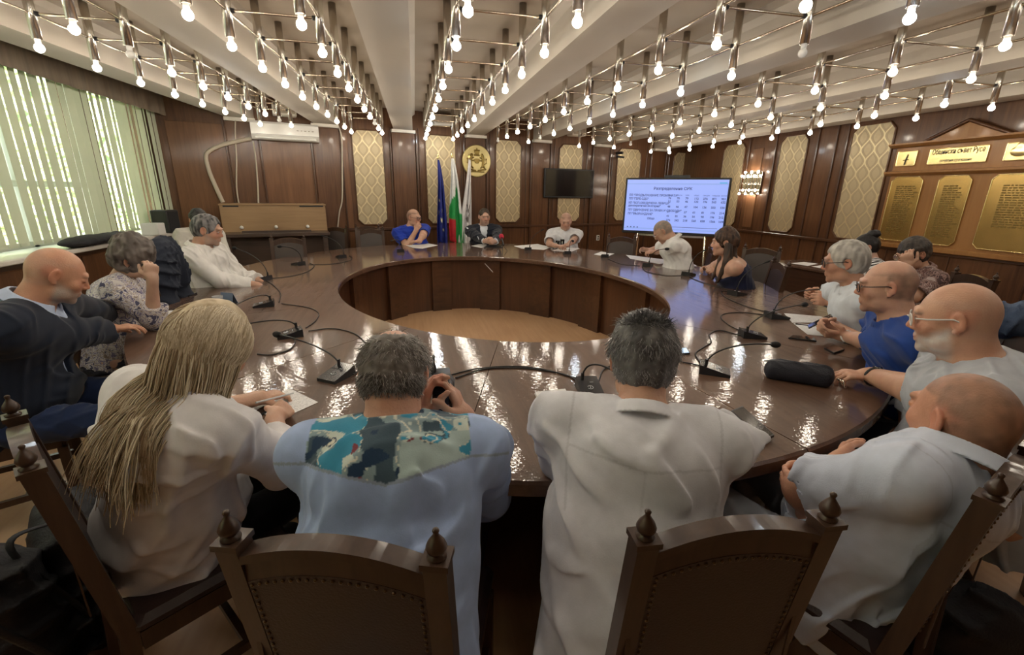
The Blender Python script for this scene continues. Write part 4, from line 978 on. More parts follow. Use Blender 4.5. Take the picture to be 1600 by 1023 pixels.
# 8 large bald man, glasses, grey T-shirt
h = at_depth(1487, 498, 1.66); y = -48
person('large bald man in a light grey T-shirt with white framed glasses and a white beard', h, -37, seat(h, y, .30, .56), y, hpitch=10, s=1.12, sw=.225, fat=1.62, arm=1.35, hv=HN, neck=1.25, headw=1.06, jaw=1.12,
       Lh=dict(w=T(1337, 580, .80), f=ydir(-62, -.05), n=(0, 0, -1), e=on_z(1400, 632, .80), curl=(.5, .7, .5)), R=dict(w=T(1405, 584, .79), f=ydir(-70), n=(0, 0, -1), pole=(.3, .8, -.7), curl=(.15, .2, .2)),
       skin=(.60, .34, .23), beard=((.66, .62, .58), .9), brow=(.4, .34, .3), buzz=('ring', (.45, .36, .3), .2), glasses=(M['white_plastic'], 'full'), watch=(-1, M['black'], 'black wristwatch'), shirt=dict(col=(.47, .50, .55), sl=.85, ease=.03, t=.020, hem=.12, fold=.008, collar='band'), pants=(.012, .014, .022))
# 9 man in blue T-shirt
h = at_depth(1383, 448, 2.16); y = -55
person('bald man with thick framed glasses in a royal blue T-shirt, holding a phone', h, -46, seat(h, y, .30, .56), y, hpitch=8, s=1.05, sw=.20, fat=1.30, arm=1.15, hv=HM, neck=1.15,
       Lh=dict(w=T(1305, 524, .82), f=ydir(-65, .12), n=(.3, .4, .6), pole=(.0, -.9, -.7), curl=(.5, .7, .5)), R=dict(w=T(1302, 508, .84), f=ydir(-85, .15), n=(.1, -.8, -.3), pole=(.6, .7, -.8), curl=(.6, .8, .6)),
       skin=(.60, .35, .25), beard=((.25, .16, .12), .3), buzz=('ring', (.16, .11, .08), .6), glasses=(M['black'], 'full'), watch=(-1, M['white_plastic'], 'white strap watch with a dark face'), shirt=dict(col=(.018, .060, .27), sl=.80, ease=.028, fold=.008, collar='band'), pants=(.01, .012, .02))
# 10 grey haired man in a white shirt
h = at_depth(1318, 410, 2.82); y = -58
person('grey haired man with dark rimmed glasses and a white shirt, hands clasped on the table', h, -50, seat(h, y, .28, .56), y, hpitch=10, s=1.05, sw=.195, fat=1.15, hv=HM,
       Lh=dict(w=T(1272, 470, .81), f=ydir(-60, .15), n=(.2, .6, -.2), pole=(.2, -.9, -.8), curl=(.7, .9, .6)), R=dict(w=T(1268, 462, .82), f=ydir(-80, .15), n=(0, -.8, -.2), pole=(.7, .5, -.9), curl=(.7, .9, .6)),
       skin=(.56, .31, .21), brow=(.3, .27, .25), glasses=(M['black'], 'full'), watch=(-1, M['chrome'], 'silver wristwatch', M['white_plastic']), shirt=dict(col=(.68, .73, .80), sl=.78, ease=.03, fold=.008), pants=(.05, .06, .10), hair=grey_short((.30, .28, .25), (.55, .52, .47), .013, fringe=-.01, back=-.08))
# 11 man in patterned shirt behind
h = at_depth(1425, 397, 3.75); y = -70
person('dark haired man with glasses in a brown patterned shirt, hand over his mouth', h, -80, seat(h, y, .22, .55), y, hpitch=22, s=1.05, sw=.19, fat=1.1, hv=HM,
       Lh=dict(w=at_depth(1418, 416, 3.62), f=nrm(np.array([-.3, .1, 1])), n=(.6, .3, .2), pole=(-.5, -.6, -1), curl=(.8, .9, .6)), R=dict(w=at_depth(1400, 440, 3.6), f=ydir(-60), pole=(0, .6, -1)),
       skin=(.50, .29, .20), glasses=(M['rod'], 'full'), shirt=dict(col=(.25, .18, .16), sl=.85, mat='pattern_brown', ease=.02), pants=(.03, .03, .04), hair=grey_short((.02, .016, .014), (.07, .055, .045), .016, fringe=.02, back=-.07))
# 12 woman with a bun
h = at_depth(1351, 386, 4.35); y = -60
def bun(ctx):
    o, V, F = hair_cap(ctx, ((.006, .005, .006), (.02, .018, .018)), th=.008, back=-.07, rough=.003)
    c = ctx['head'] + ctx['B'] @ np.array([0, -.075, .11]); V, F = mesh_sdf([ell3(c, (.055, .055, .045), ctx['B']), Pr(lambda Q: .008 * vnoise(Q * 40, 2), 0, 'n')], c - .08, c + .08, .006)
    fast_mesh('hair_bun', V + ctx['off'], F, M['hair'], o, np.tile((.010, .008, .009), (len(V), 1)))
person('woman with a high black hair bun, glasses and a black and white striped top', h, -58, seat(h, y, .15, .55), y, hpitch=14, s=.98, sw=.17, hv=HM, female=True,
       R=dict(w=T(1300, 411, .80), f=ydir(-70), pole=(.6, .5, -.8)), Lh=dict(w=T(1340, 420, .80), f=ydir(-50), pole=(.2, -.8, -.9)),
       skin=(.56, .35, .27), lipc=(.45, .12, .12), glasses=(M['black'], 'full'), shirt=dict(col=(.6, .6, .6), sl=.25, mat='stripes', collar=False, fold=.004), pants=(.02, .02, .02), hair=bun)
# 13 woman in navy top
h = at_depth(1131, 379, 4.30); y = -66
def longdark(ctx):
    o, V, F = hair_cap(ctx, ((.020, .012, .009), (.085, .045, .028)), th=.016, top=.006, back=-.12, sides=-.07, rough=.005)
    c, B = ctx['head'], ctx['B']; pr = []
    for q in (-1, 1):
        a = c + B @ np.array([q * .070, -.03, -.02]); b = ctx['sh'][q] * .55 + ctx['nb'] * .45 + ctx['fw'] * .05 + np.array([0, 0, .02]); e = b + ctx['fw'] * .07 - np.array([0, 0, .17])
        pr += [cap(a, b, .036, .034, k=.03), cap(b, e, .034, .012, k=.03)]
    a = c + B @ np.array([0, -.07, -.01]); pr += [ecap(a, ctx['nb'] - ctx['fw'] * .075 - np.array([0, 0, .20]), (.07, .045), (.085, .03), ctx['fw'], .03)]
    pr.append(Pr(lambda Q: .010 * vnoise(Q * np.array([45, 45, 9], np.float32), 2), 0, 'n'))
    V, F = mesh_sdf(pr, c - .45, c + .25, .008); n = vnoise(V * np.array([80, 80, 10.]), 3)[:, None]
    fast_mesh('hair_lengths', V + ctx['off'], F, M['hair'], o, np.array([.020, .012, .009]) + np.array([.07, .036, .02]) * np.clip(.5 + n, 0, 1))
person('woman with long dark brown hair in a navy sleeveless top, hands folded on the table', h, -60, seat(h, y, .24, .55), y, hpitch=6, s=1.04, sw=.18, fat=1.25, arm=1.25, hv=HM, female=True, bust=1,
       Lh=dict(w=T(1112, 423, .80), f=ydir(-75), n=(0, .5, -.5), pole=(.3, -.9, -.6), curl=(.8, .9, .6)), R=dict(w=T(1105, 420, .80), f=ydir(-90), n=(0, -.6, -.5), pole=(.2, .9, -.7), curl=(.7, .8, .6)),
       skin=(.62, .37, .27), shirt=dict(col=(.010, .014, .045), t=.012, collar=False, sl=0, fold=.003), bare=True, pants=(.01, .01, .02), hair=longdark)
# 14 man in white looking down
h = at_depth(1035, 362, 5.45); y = -62
person('man with cropped grey hair in a white shirt, head bent over his papers', h, -62, seat(h, y, .30, .56), y, hpitch=42, s=1.08, sw=.20, fat=1.2, hv=HF,
       Lh=dict(w=T(1012, 398, .81), f=ydir(-70), n=(0, .4, -1), pole=(.3, -.9, -.6), curl=(.6, .8, .6)), R=dict(w=T(1004, 394, .82), f=ydir(-80, .2), n=(0, -.5, -.5), pole=(.3, .9, -.7), curl=(.7, .8, .6)),
       skin=(.52, .31, .22), buzz=('full', (.22, .20, .18), .9), glasses=(M['rod'], 'full'), shirt=dict(col=(.74, .74, .73), sl=.92, ease=.035, fold=.007), pants=(.03, .03, .04))
# 15 man in white shirt facing the camera
h = at_depth(884, 346, 7.25); y = 196
person('man in a white short sleeved shirt facing the camera, behind the water glasses', h, 196, seat(h, y, .12, .58), y, hpitch=18, s=1.13, sw=.20, fat=1.15, hv=HF,
       R=dict(w=T(868, 384, .83) + np.array([0, .0, 0]), f=(.8, -.6, 0), pole=(-.8, .2, -.8)), Lh=dict(w=T(884, 385, .83), f=(-.8, -.6, 0), pole=(.9, .2, -.8)),
       skin=(.50, .30, .22), buzz=('thin', (.16, .10, .07), .8), shirt=dict(col=(.66, .67, .70), sl=.80, ease=.03), pants=(.03, .03, .04))
# 16 man in a suit
h = at_depth(757, 339, 7.6); y = 187
person('man in a dark suit with a teal tie, hands clasped, beside the flags', h, 176, seat(h, y, .10, .58), y, hpitch=6, s=1.13, sw=.205, fat=1.1, hv=HF,
       R=dict(w=T(760, 378, .84), f=(.7, -.7, .1), n=(.6, .5, -.2), pole=(-.8, .3, -.8), curl=(.7, .8, .5)), Lh=dict(w=T(773, 378, .84), f=(-.7, -.7, .1), n=(-.6, .5, -.2), pole=(.9, .3, -.8), curl=(.7, .8, .5)),
       skin=(.52, .32, .24), beard=((.2, .14, .11), .25), shirt=dict(col=(.66, .70, .76), sl=1.93, t=.012), jacket=dict(col=(.010, .013, .024)), tie=(.03, .12, .19), pants=(.01, .012, .02), hair=grey_short((.03, .02, .014), (.06, .045, .03), .006, fringe=-.018))
# 17 man in blue T-shirt, far
h = at_depth(647, 340, 7.4); y = 178
person('man with glasses in a bright blue T-shirt, hand on his chin, left of the flags', h, 128, seat(h, y, .12, .58), y, hpitch=10, s=1.13, sw=.21, fat=1.2, arm=1.2, hv=HF,
       R=dict(w=h + np.array([.02, -.13, -.20]), f=(.45, .1, .8), n=(.4, .8, .2), pole=(-.5, -.2, -1), curl=(.6, .9, .6)), Lh=dict(w=T(652, 382, .82), f=(-.95, -.2, 0), pole=(.9, -.1, -.8)),
       skin=(.54, .32, .23), buzz=('thin', (.14, .09, .07), .75), glasses=(M['black'], 'full'), shirt=dict(col=(.012, .040, .36), sl=.70, collar='band'), pants=(.02, .03, .06))
# ---------------------------------------------------------------- chairs
def make_chair(name, label, lm='leather', group=None):
    t = empty(name, (0, 0, 0), 0, label, 'chair', group); W = .19
    def py_(z): return -.01 - .075 * max(0, (z - .45)) / .55 - .03 * max(0, .45 - z) / .45     # rake of the rear posts (back is -Y)
    for q in (-1, 1):
        mb = MB(); zs = [0, .2, .45, .6, .8, .985]
        for a, b in zip(zs[:-1], zs[1:]):
            V = []
            for z in (a, b):
                w = .021 if z > .3 else .019
                for dx, dy in ((-w, -w), (w, -w), (w, w), (-w, w)): V.append((q * W + dx, py_(z) + dy, z))
            mb.add(V, [(0, 1, 5, 4), (1, 2, 6, 5), (2, 3, 7, 6), (3, 0, 4, 7)])
        mb.box((q * W, py_(.985), .989), (.05, .05, .012))
        mb.box((q * W, py_(.7) - .0225, .70), (.010, .004, .30), RX(-.135 * 0))
        p = mb.build('back_post', M['chair_wood'], t)
        MB().lathe((q * W, py_(1.0), .994), [(a * .80, b * .60) for a, b in ((.020, 0), (.022, .006), (.013, .012), (.013, .016), (.021, .026), (.0235, .038), (.019, .054), (.011, .070), (.006, .080), (.0065, .086), (.008, .092), (.006, .098), (.001, .101))], 18).build('finial', M['chair_wood'], p)
    def arch(x): return .945 + .045 * (1 - (x / W) ** 2)
    def rail(z0f, z1f, y0, y1, nm, m, parent, n=18, w=W - .02, lip=0):
        V = []; F = []
        for i in range(n + 1):
            x = -w + 2 * w * i / n; a, b = z0f(x), z1f(x)
            for z, y in ((a, y0), (a, y1), (b, y1), (b, y0)): V.append((x, py_((a + b) / 2 if lip == 0 else z) + y, z))
        for i in range(n):
            for k in range(4): j = (k + 1) % 4; F.append((i * 4 + k, i * 4 + 4 + k, i * 4 + 4 + j, i * 4 + j))
        F += [(3, 2, 1, 0), (n * 4, n * 4 + 1, n * 4 + 2, n * 4 + 3)]
        return MB().add(V, F).build(nm, m, parent)
    tr = rail(lambda x: arch(x) - .055, lambda x: arch(x), -.016, .016, 'top_rail', M['chair_wood'], t)
    rail(lambda x: arch(x) - .004, lambda x: arch(x) + .014, -.021, .021, 'rail_cap', M['chair_wood'], tr)
    rail(lambda x: .50, lambda x: .55, -.014, .014, 'lower_rail', M['chair_wood'], t)
    bp = rail(lambda x: .545, lambda x: arch(x) - .050, -.020, .016, 'back_panel', M[lm], t, w=W - .022, lip=1)
    nl = MB(); w = W - .030; pts = []
    for i in range(21): x = -w + 2 * w * i / 20; pts.append((x, arch(x) - .060))
    for i in range(19): z = .565 + .335 * i / 19; pts += [(-w, z), (w, z)]
    for x, z in pts:
        for sd in (-1,): nl.lathe((x, py_(z) - .021, z), [(.0042, 0), (.0036, .0018), (.001, .0030)], 6, RX(math.pi / 2))
    nl.build('upholstery_nails', M['nail'], bp)
    s = MB(); s.bevbox((0, .215, .455), (.44, .44, .05), .018); s.build('seat', M[lm], t)
    f = MB(); f.box((0, .41, .41), (.41, .03, .06)).box((-.2, .21, .41), (.03, .40, .06)).box((.2, .21, .41), (.03, .40, .06)).box((0, .01, .41), (.40, .03, .06)); f.build('seat_frame', M['chair_wood'], t)
    for q in (-1, 1):
        MB().box((q * .2, .41, .19), (.038, .038, .38)).build('leg', M['chair_wood'], t)
        MB().box((q * .2, .20, .16), (.022, .40, .03)).build('stretcher', M['chair_wood'], t)
    MB().box((0, .25, .16), (.38, .022, .03)).build('stretcher', M['chair_wood'], t)
    return t
M['nail'] = mat('antique_brass_nails', (.16, .11, .065), .3, metal=1.0)
CH1 = make_chair('dining_chair', 'dark wooden high back chair behind the balding photographer, brass nailed brown leather back')
CH2 = make_chair('dining_chair', 'x', 'grey_leather')
def place_chair(src, x, y, yaw, label, first=False, group=None):
    c = src if first else copy_tree(src)
    c.location = (x, y, 0); c.rotation_euler = (0, 0, -math.radians(yaw)); c['label'] = label
    if group: c['group'] = group
    return c
def chair_top(src, tx, ty, yaw, label, **k): d = ydir(yaw); return place_chair(src, tx + d[0] * .085, ty + d[1] * .085, yaw, label, **k)
chair_top(CH1, -.165, .70, 18, CH1['label'], first=True)
chair_top(CH1, .585, .60, 4, 'dark wooden high back chair with brass nails behind the man in the loose white shirt')
chair_top(CH1, 1.36, .635, -20, 'high back leather chair in the bottom right corner, behind the man with crossed arms')
chair_top(CH1, -.98, 1.23, 52, 'dark wooden chair under the blonde woman, seen from its side at the lower left')
PPL = [o for o in COL.objects if o.get('category') == 'person']
SEATS = {0: (62, 'dark chair under the bald bearded man in the navy suit'), 1: (75, 'dark chair under the woman in the patterned blouse'), 2: (98, 'dark chair of the heavy man in the open white shirt'),
         8: (-48, 'dark chair of the large bald man in the grey T-shirt'), 9: (-55, 'dark chair of the man in the royal blue T-shirt'), 10: (-58, 'dark chair of the grey haired man with clasped hands'),
         11: (-70, 'chair by the wall under the man in the brown patterned shirt'), 12: (-60, 'chair by the wall under the woman with the high bun'), 13: (-66, 'dark chair of the woman in the navy top'),
         14: (-62, 'dark chair of the man bent over his papers'), 15: (196, 'chair of the man in white facing the camera'), 16: (187, 'chair of the man in the dark suit and teal tie'), 17: (178, 'chair of the man in the bright blue T-shirt')}
for i, (yw, lab) in SEATS.items():
    d = ydir(yw); p = PPL[i].location; place_chair(CH1, p.x - d[0] * .21, p.y - d[1] * .21, yw, lab)
first = True
for px, py, yw, lab in ((449, 368, 172, 'empty grey chair in front of the light wood cabinet'), (579, 355, 178, 'empty grey chair at the table left of the man in bright blue'),
                        (523, 339, 200, 'empty chair against the wall beside the light wood cabinet'), (573, 340, 175, 'empty chair against the wall under the first wallpaper panel'),
                        (972, 367, 205, 'empty grey chair at the table just left of the big screen'), (1192, 384, 232, 'empty grey chair right of the woman in the navy top')):
    P = on_z(px, py, 1.03)
    if P[1] > yback(P[0]) - .35: P[1] = yback(P[0]) - .30; P[0] = P[1] * sight(px, py)[0] / sight(px, py)[1]
    d = ydir(yw); place_chair(CH2, P[0] + d[0] * .085, P[1] + d[1] * .085, yw, lab, first=first); first = False

# ---------------------------------------------------------------- microphones and their cables
M['mic_top'] = mat('mic_base_top', (.035, .036, .042), .22, coat=.4)
M['mic_ring'] = mat('mic_button_ring', (.55, .57, .6), .3)
M['foam'] = mat('black_foam', (.014, .014, .015), .9, bump=.5, bscale=300)
M['red_foam'] = mat('red_foam', (.50, .02, .05), .8, bump=.4, bscale=200)
def mic(px, py, yaw, hd, z_h, lab, mid=None, foam=True, s=1.0):
    """px,py: centre of the base; yaw: direction from base to the speaker; hd: pixel of the head at height z_h"""
    c = on_z(px, py, TZ + .02); r = empty('gooseneck_microphone', (c[0], c[1], TZ), -math.radians(yaw), lab, 'microphone', 'gooseneck microphones on the table')
    b = MB(); w, l = .052 * s, .070 * s
    V = [(-w, -l, 0), (w, -l, 0), (w, l, 0), (-w, l, 0), (-w * .92, -l, .045 * s), (w * .92, -l, .045 * s), (w, l, .014 * s), (-w, l, .014 * s)]
    b.add(V, [(0, 3, 2, 1), (0, 1, 5, 4), (1, 2, 6, 5), (2, 3, 7, 6), (3, 0, 4, 7)]); b.build('base', M['black'], r)
    tp = MB(); e = .0015; V2 = [(-w * .90, -l * .55, .038 * s + e), (w * .90, -l * .55, .038 * s + e), (w * .97, l * .96, .0155 * s + e), (-w * .97, l * .96, .0155 * s + e)]
    V2 = V2 + [(x, y, z - .003) for x, y, z in V2]
    tp.add([(-w * .92, -l, .0452 * s), (w * .92, -l, .0452 * s), (w, l, .0142 * s), (-w, l, .0142 * s)], [(0, 1, 2, 3)]); tpo = tp.build('control_panel', M['mic_top'], r)
    sl = math.atan2(-.031, .14); rg = MB(); Rm = RX(sl); pc = Vector((0, l * .25, .0275 * s)); R_ = .012 * s
    pts = [pc + Rm @ Vector((R_ * math.cos(a), R_ * math.sin(a), .001)) for a in np.linspace(.5, 5.9, 16)]; rg.tube(pts, .0016 * s, 5)
    rg.tube([pc + Rm @ Vector((0, -R_ * .5, .001)), pc + Rm @ Vector((0, R_ * .5, .001))], .0016 * s, 5)
    rg.tube([pc + Rm @ Vector((-.02 * s, -.036 * s, .0025)), pc + Rm @ Vector((-.004 * s, -.036 * s, .0025))], .0012 * s, 4); rg.build('button', M['mic_ring'], r)
    H = on_z(hd[0], hd[1], z_h); Ri = RZ(math.radians(yaw)); hl = Ri @ (Vector(H) - Vector((c[0], c[1], TZ)))
    root = Vector((w * .45, -l * .62, .042 * s)); k1 = root + Vector((0, .0, .16 * s if mid is None else mid)); d = (hl - root)
    pts = []
    for i in range(17):
        t = i / 16; k2 = hl - d * .35 + Vector((0, 0, .06 if mid is None else mid * .5)); pts.append(root * (1 - t) ** 3 + k1 * 3 * t * (1 - t) ** 2 + k2 * 3 * t * t * (1 - t) + hl * t ** 3)
    g = MB(); g.tube([root - Vector((0, 0, .01)), root + Vector((0, 0, .03))], .008 * s, 8); g.tube(pts, .0042 * s, 7); go = g.build('gooseneck', M['rubber'], r)
    e = (pts[-1] - pts[-3]).normalized(); h = MB(); rr = .017 if foam else .009
    h.tube([hl - e * .012, hl - e * .004, hl + e * .012, hl + e * .030, hl + e * .045, hl + e * .052], [.006, rr * .75, rr, rr, rr * .7, .003], 10); h.build('mic_head', M['foam'], r)
    return r
mic(526, 583, 215, (436, 523), .86, 'gooseneck microphone nearest the blonde woman, its neck bent to the left', mid=.07)
mic(452, 520, 250, (378, 508), .86, 'gooseneck microphone second from the front left, beside the blonde hair', mid=.07)
mic(412, 474, 258, (358, 482), .86, 'gooseneck microphone third from the front left, opposite the plastic cup', mid=.08, foam=False)
mic(410, 434, 290, (368, 388), 1.02, 'gooseneck microphone in front of the heavy man in the open white shirt')
mic(466, 411, 318, (438, 385), 1.02, 'gooseneck microphone in front of the empty chair by the light wood cabinet')
mic(533, 400, 335, (506, 369), 1.02, 'gooseneck microphone in front of the empty chair left of the bright blue T-shirt', foam=False)
mic(626, 391, 0, (612, 376), .98, 'gooseneck microphone among the papers of the man in bright blue', foam=False)
mic(825, 388, 10, (846, 360), 1.05, 'gooseneck microphone between the suited man and the man in white facing forward', foam=False)
mic(886, 394, 10, (894, 376), .96, 'gooseneck microphone right of the water glasses')
mic(945, 399, 20, (952, 380), 1.0, 'gooseneck microphone on the far side in front of the empty chair near the screen', foam=False)
mic(1012, 413, 40, (1040, 389), 1.0, 'gooseneck microphone before the man bent over his papers')
mic(1076, 427, 60, (1099, 392), 1.02, 'gooseneck microphone left of the woman in the navy top', foam=False)
mic(1152, 457, 75, (1196, 410), 1.05, 'gooseneck microphone right of the woman in the navy top', foam=False)
mic(1214, 492, 100, (1283, 452), .93, 'gooseneck microphone reaching to the clasped hands of the grey haired man')
mic(1176, 521, 110, (1255, 476), .90, 'gooseneck microphone crossing in front of the white papers on the right', mid=.10)
mic(1117, 576, 125, (1208, 538), .86, 'gooseneck microphone left of the black pouch', mid=.10)
mic(921, 605, 188, (975, 592), .86, 'gooseneck microphone beside the white notebook, between the two men seen from behind', mid=.12)
mic(688, 592, 180, (676, 572), .90, 'gooseneck microphone behind the camera held by the balding man', mid=.12, foam=False)
def bez(pts, n=10):
    P = [Vector(p) for p in pts]; P = [P[0] * 2 - P[1]] + P + [P[-1] * 2 - P[-2]]; out = []
    for i in range(1, len(P) - 2):
        for k in range(n): t = k / n; a, b, c, d = P[i - 1:i + 3]; out.append(.5 * ((2 * b) + (c - a) * t + (2 * a - 5 * b + 4 * c - d) * t * t + (3 * b - a - 3 * c + d) * t ** 3))
    return out + [P[-2]]
def cable(pp, lab, r=.0036, z=None):
    pts = [on_z(x, y, TZ + .0045) for x, y in pp]; o = MB().tube(bez(pts), r, 6).build('cable', M['rubber']); tag(o, lab, 'cable', 'microphone cables on the table'); return o
cable([(552, 585), (570, 570), (576, 545), (556, 522), (520, 513), (482, 517)], 'cable looping between the two microphones nearest the blonde woman')
cable([(478, 512), (494, 500), (497, 488), (480, 480), (440, 474)], 'cable looping from the second to the third microphone on the left')
cable([(436, 472), (438, 458), (428, 446), (416, 438)], 'thin cable from the third left microphone towards the heavy man')
cable([(423, 435), (455, 431), (480, 424), (491, 415), (484, 411)], 'cable between the microphones of the heavy man and the empty chair')
cable([(482, 413), (520, 412), (545, 407), (550, 402), (545, 400)], 'cable along the far left table edge to the empty grey chair')
cable([(402, 553), (425, 554), (452, 546), (461, 534), (456, 527)], 'thin loose cable end left of the second microphone')
cable([(706, 585), (745, 576), (800, 572), (850, 577), (905, 592)], 'long cable between the two men seen from behind')
cable([(712, 590), (760, 576), (820, 575), (880, 584), (903, 596)], 'second parallel cable between the two men seen from behind')
cable([(934, 598), (948, 574), (1000, 562), (1050, 563), (1096, 571)], 'cable passing behind the grey head to the right microphone')
cable([(1094, 566), (1087, 552), (1100, 542), (1111, 534), (1109, 522), (1125, 516), (1158, 524)], 'wavy cable between the two right hand microphones')
cable([(1160, 518), (1140, 508), (1127, 497), (1132, 490), (1160, 488), (1200, 492)], 'curled cable beside the white papers on the right')
cable([(1202, 488), (1165, 478), (1135, 465), (1127, 455), (1142, 456)], 'cable to the microphone right of the woman in navy')
cable([(1140, 453), (1110, 445), (1085, 436), (1074, 429)], 'cable in front of the woman in the navy top')
cable([(1066, 430), (1040, 430), (1010, 424), (1003, 416)], 'cable in front of the man bent over his papers')
cable([(1000, 415), (970, 412), (950, 404)], 'cable left of the bent man, along the inner table edge')

# ---------------------------------------------------------------- things lying on the table
def quad(name, P, z, th, m, lab, cat, group=None, bevel=False, lift=None):
    pts = [on_z(x, y, z + th) for x, y in P]; c = sum(pts) / len(pts)
    # keep the shape planar and slightly thick
    V = [(p[0], p[1], z + (lift[i] if lift else 0)) for i, p in enumerate(pts)] + [(p[0], p[1], z + th + (lift[i] if lift else 0)) for i, p in enumerate(pts)]
    n = len(pts); F = [tuple(range(n - 1, -1, -1)), tuple(range(n, 2 * n))] + [(i, (i + 1) % n, n + (i + 1) % n, n + i) for i in range(n)]
    V = [(v[0] - c[0], v[1] - c[1], v[2] - z) for v in V]; mb = MB().add(V, F); o = mb.build(name, m); o.location = (c[0], c[1], z); tag(o, lab, cat, group)
    # make sure the faces point outwards
    me = o.data; me.update()
    if me.polygons[1].normal.z < 0: me.flip_normals()
    return o
def paper_mat():
    m, nt, b = nodes('printed_paper'); N = nt.nodes; L = nt.links; tc = N.new('ShaderNodeTexCoord')
    w = N.new('ShaderNodeTexWave'); w.inputs['Scale'].default_value = 28; w.bands_direction = 'Y'; w.inputs['Distortion'].default_value = .0; L.new(tc.outputs['Object'], w.inputs['Vector'])
    t = N.new('ShaderNodeTexNoise'); t.inputs['Scale'].default_value = 130; L.new(tc.outputs['Object'], t.inputs['Vector'])
    a = N.new('ShaderNodeMath'); a.operation = 'MULTIPLY'; L.new(w.outputs[0], a.inputs[0]); L.new(t.outputs[0], a.inputs[1])
    cr = N.new('ShaderNodeValToRGB'); cr.color_ramp.elements[0].position = .42; cr.color_ramp.elements[1].position = .52; cr.color_ramp.elements[0].color = (.80, .80, .80, 1); cr.color_ramp.elements[1].color = (.42, .42, .44, 1)
    L.new(a.outputs[0], cr.inputs[0]); L.new(cr.outputs[0], b.inputs['Base Color']); setc(b, 'Roughness', .8); return m
M['print'] = paper_mat()
quad('paper_sheet', [(393, 640), (452, 606), (497, 628), (438, 655)], TZ + .001, .001, M['print'], 'printed sheet the blonde woman is writing on', 'paper')
quad('paper_sheet', [(250, 490), (288, 484), (300, 492), (258, 502)], TZ + .012, .001, M['print'], 'folded printed sheet in the hands of the bald bearded man', 'paper', lift=[.02, .0, .0, .03])
def phone(P, lab, scr='blackgloss', z=TZ + .001, th=.009, name='smartphone'):
    o = quad(name, P, z, th, M['black'], lab, 'phone'); c = np.mean([o.data.vertices[4 + i].co[:] for i in range(4)], 0)
    V = [tuple(c + (np.array(o.data.vertices[4 + i].co[:]) - c) * .93 + np.array([0, 0, .0006])) for i in range(4)]
    s_ = MB().add(V, [(0, 1, 2, 3)]).build('phone_screen', M[scr], o); s_.data.update()
    if s_.data.polygons[0].normal.z < 0: s_.data.flip_normals()
    return o
M['screen_lit'] = mat('lit_phone_screen', (.3, .45, .6), .2, emit=(.45, .6, .8), es=.7, noise=.6, nscale=60)
M['screen_pic'] = mat('phone_picture', (.10, .12, .08), .2, noise=.7, nscale=70)
hp_ = on_z(1281, 502, .85); ph_ = empty('smartphone', tuple(hp_), 0, 'dark phone held up in the hand of the man in royal blue', 'phone'); ph_.rotation_euler = (math.radians(50), 0, math.radians(50))
MB().bevbox((0, 0, 0), (.072, .009, .145), .003).build('phone_case', M['black'], ph_); MB().box((0, .005, 0), (.066, .001, .136)).build('phone_screen', M['blackgloss'], ph_)
nb_ = quad('notebook', [(836, 612), (883, 607), (907, 646), (856, 656)], TZ + .001, .014, M['paper'], 'white notebook lying left of the middle microphone, a phone on it', 'notebook')
phone([(852, 614), (873, 611), (896, 641), (867, 643)], 'dark phone with a picture on screen, on the white notebook', 'screen_pic', TZ + .016)
phone([(1045, 544), (1073, 543), (1078, 551), (1049, 553)], 'phone with a lit blue screen beside the grey haired man seen from behind', 'screen_lit')
phone([(1143, 641), (1160, 634), (1210, 679), (1191, 689)], 'large black phone lying near the right front of the table', 'blackgloss', TZ + .012)
phone([(1232, 527), (1238, 523), (1272, 526), (1276, 532), (1242, 533)][:4], 'black phone beside the white papers of the man in royal blue')
phone([(397, 652), (393, 645), (412, 634), (419, 640)][::-1], 'phone half under the blonde woman’s left hand'.replace('’', "'"))
phone([(272, 457), (285, 453), (308, 457), (296, 462)], 'brown phone at the elbow of the woman in the patterned blouse')
phone([(1288, 543), (1304, 538), (1320, 545), (1303, 551)], 'small black gadget near the watch of the man in royal blue', name='card_reader')
quad('paper_sheet', [(1225, 489), (1283, 494), (1300, 503), (1238, 504)], TZ + .001, .001, M['print'], 'upper sheet in front of the man in royal blue', 'paper')
quad('paper_sheet', [(1240, 505), (1276, 507), (1300, 526), (1262, 522)], TZ + .001, .002, M['paper'], 'blank lower sheet beside the phone on the right', 'paper')
quad('paper_sheet', [(978, 398), (1020, 403), (1064, 408), (1030, 412), (985, 404)], TZ + .001, .001, M['paper'], 'large sheet under the hands of the bent man', 'paper')
quad('paper_sheet', [(803, 384), (840, 381), (862, 386), (850, 390), (815, 388)], TZ + .001, .002, M['paper'], 'white papers left of the water glasses', 'paper')
quad('paper_sheet', [(862, 391), (884, 386), (906, 388), (890, 394)], TZ + .001, .002, M['paper'], 'white papers right of the water glasses', 'paper')
quad('paper_sheet', [(736, 384), (750, 381), (764, 383), (752, 387)], TZ + .001, .001, M['paper'], 'small white paper under the suited man’s sleeve'.replace('’', "'"), 'paper')
quad('folder', [(756, 386), (762, 382), (784, 382), (786, 386)], TZ + .001, .01, M['black'], 'black folder in front of the suited man', 'folder')
quad('paper_sheet', [(632, 382), (664, 379), (684, 383), (660, 388), (645, 387)], TZ + .001, .002, M['paper'], 'white papers in front of the man in bright blue', 'paper')
quad('paper_sheet', [(928, 397), (940, 393), (960, 396), (948, 401)], TZ + .001, .002, M['paper'], 'small white note by the far microphone near the screen', 'paper')
quad('paper_sheet', [(1058, 408), (1080, 410), (1090, 416), (1070, 416)], TZ + .001, .001, M['paper'], 'white note left of the folded hands of the woman in navy', 'paper')
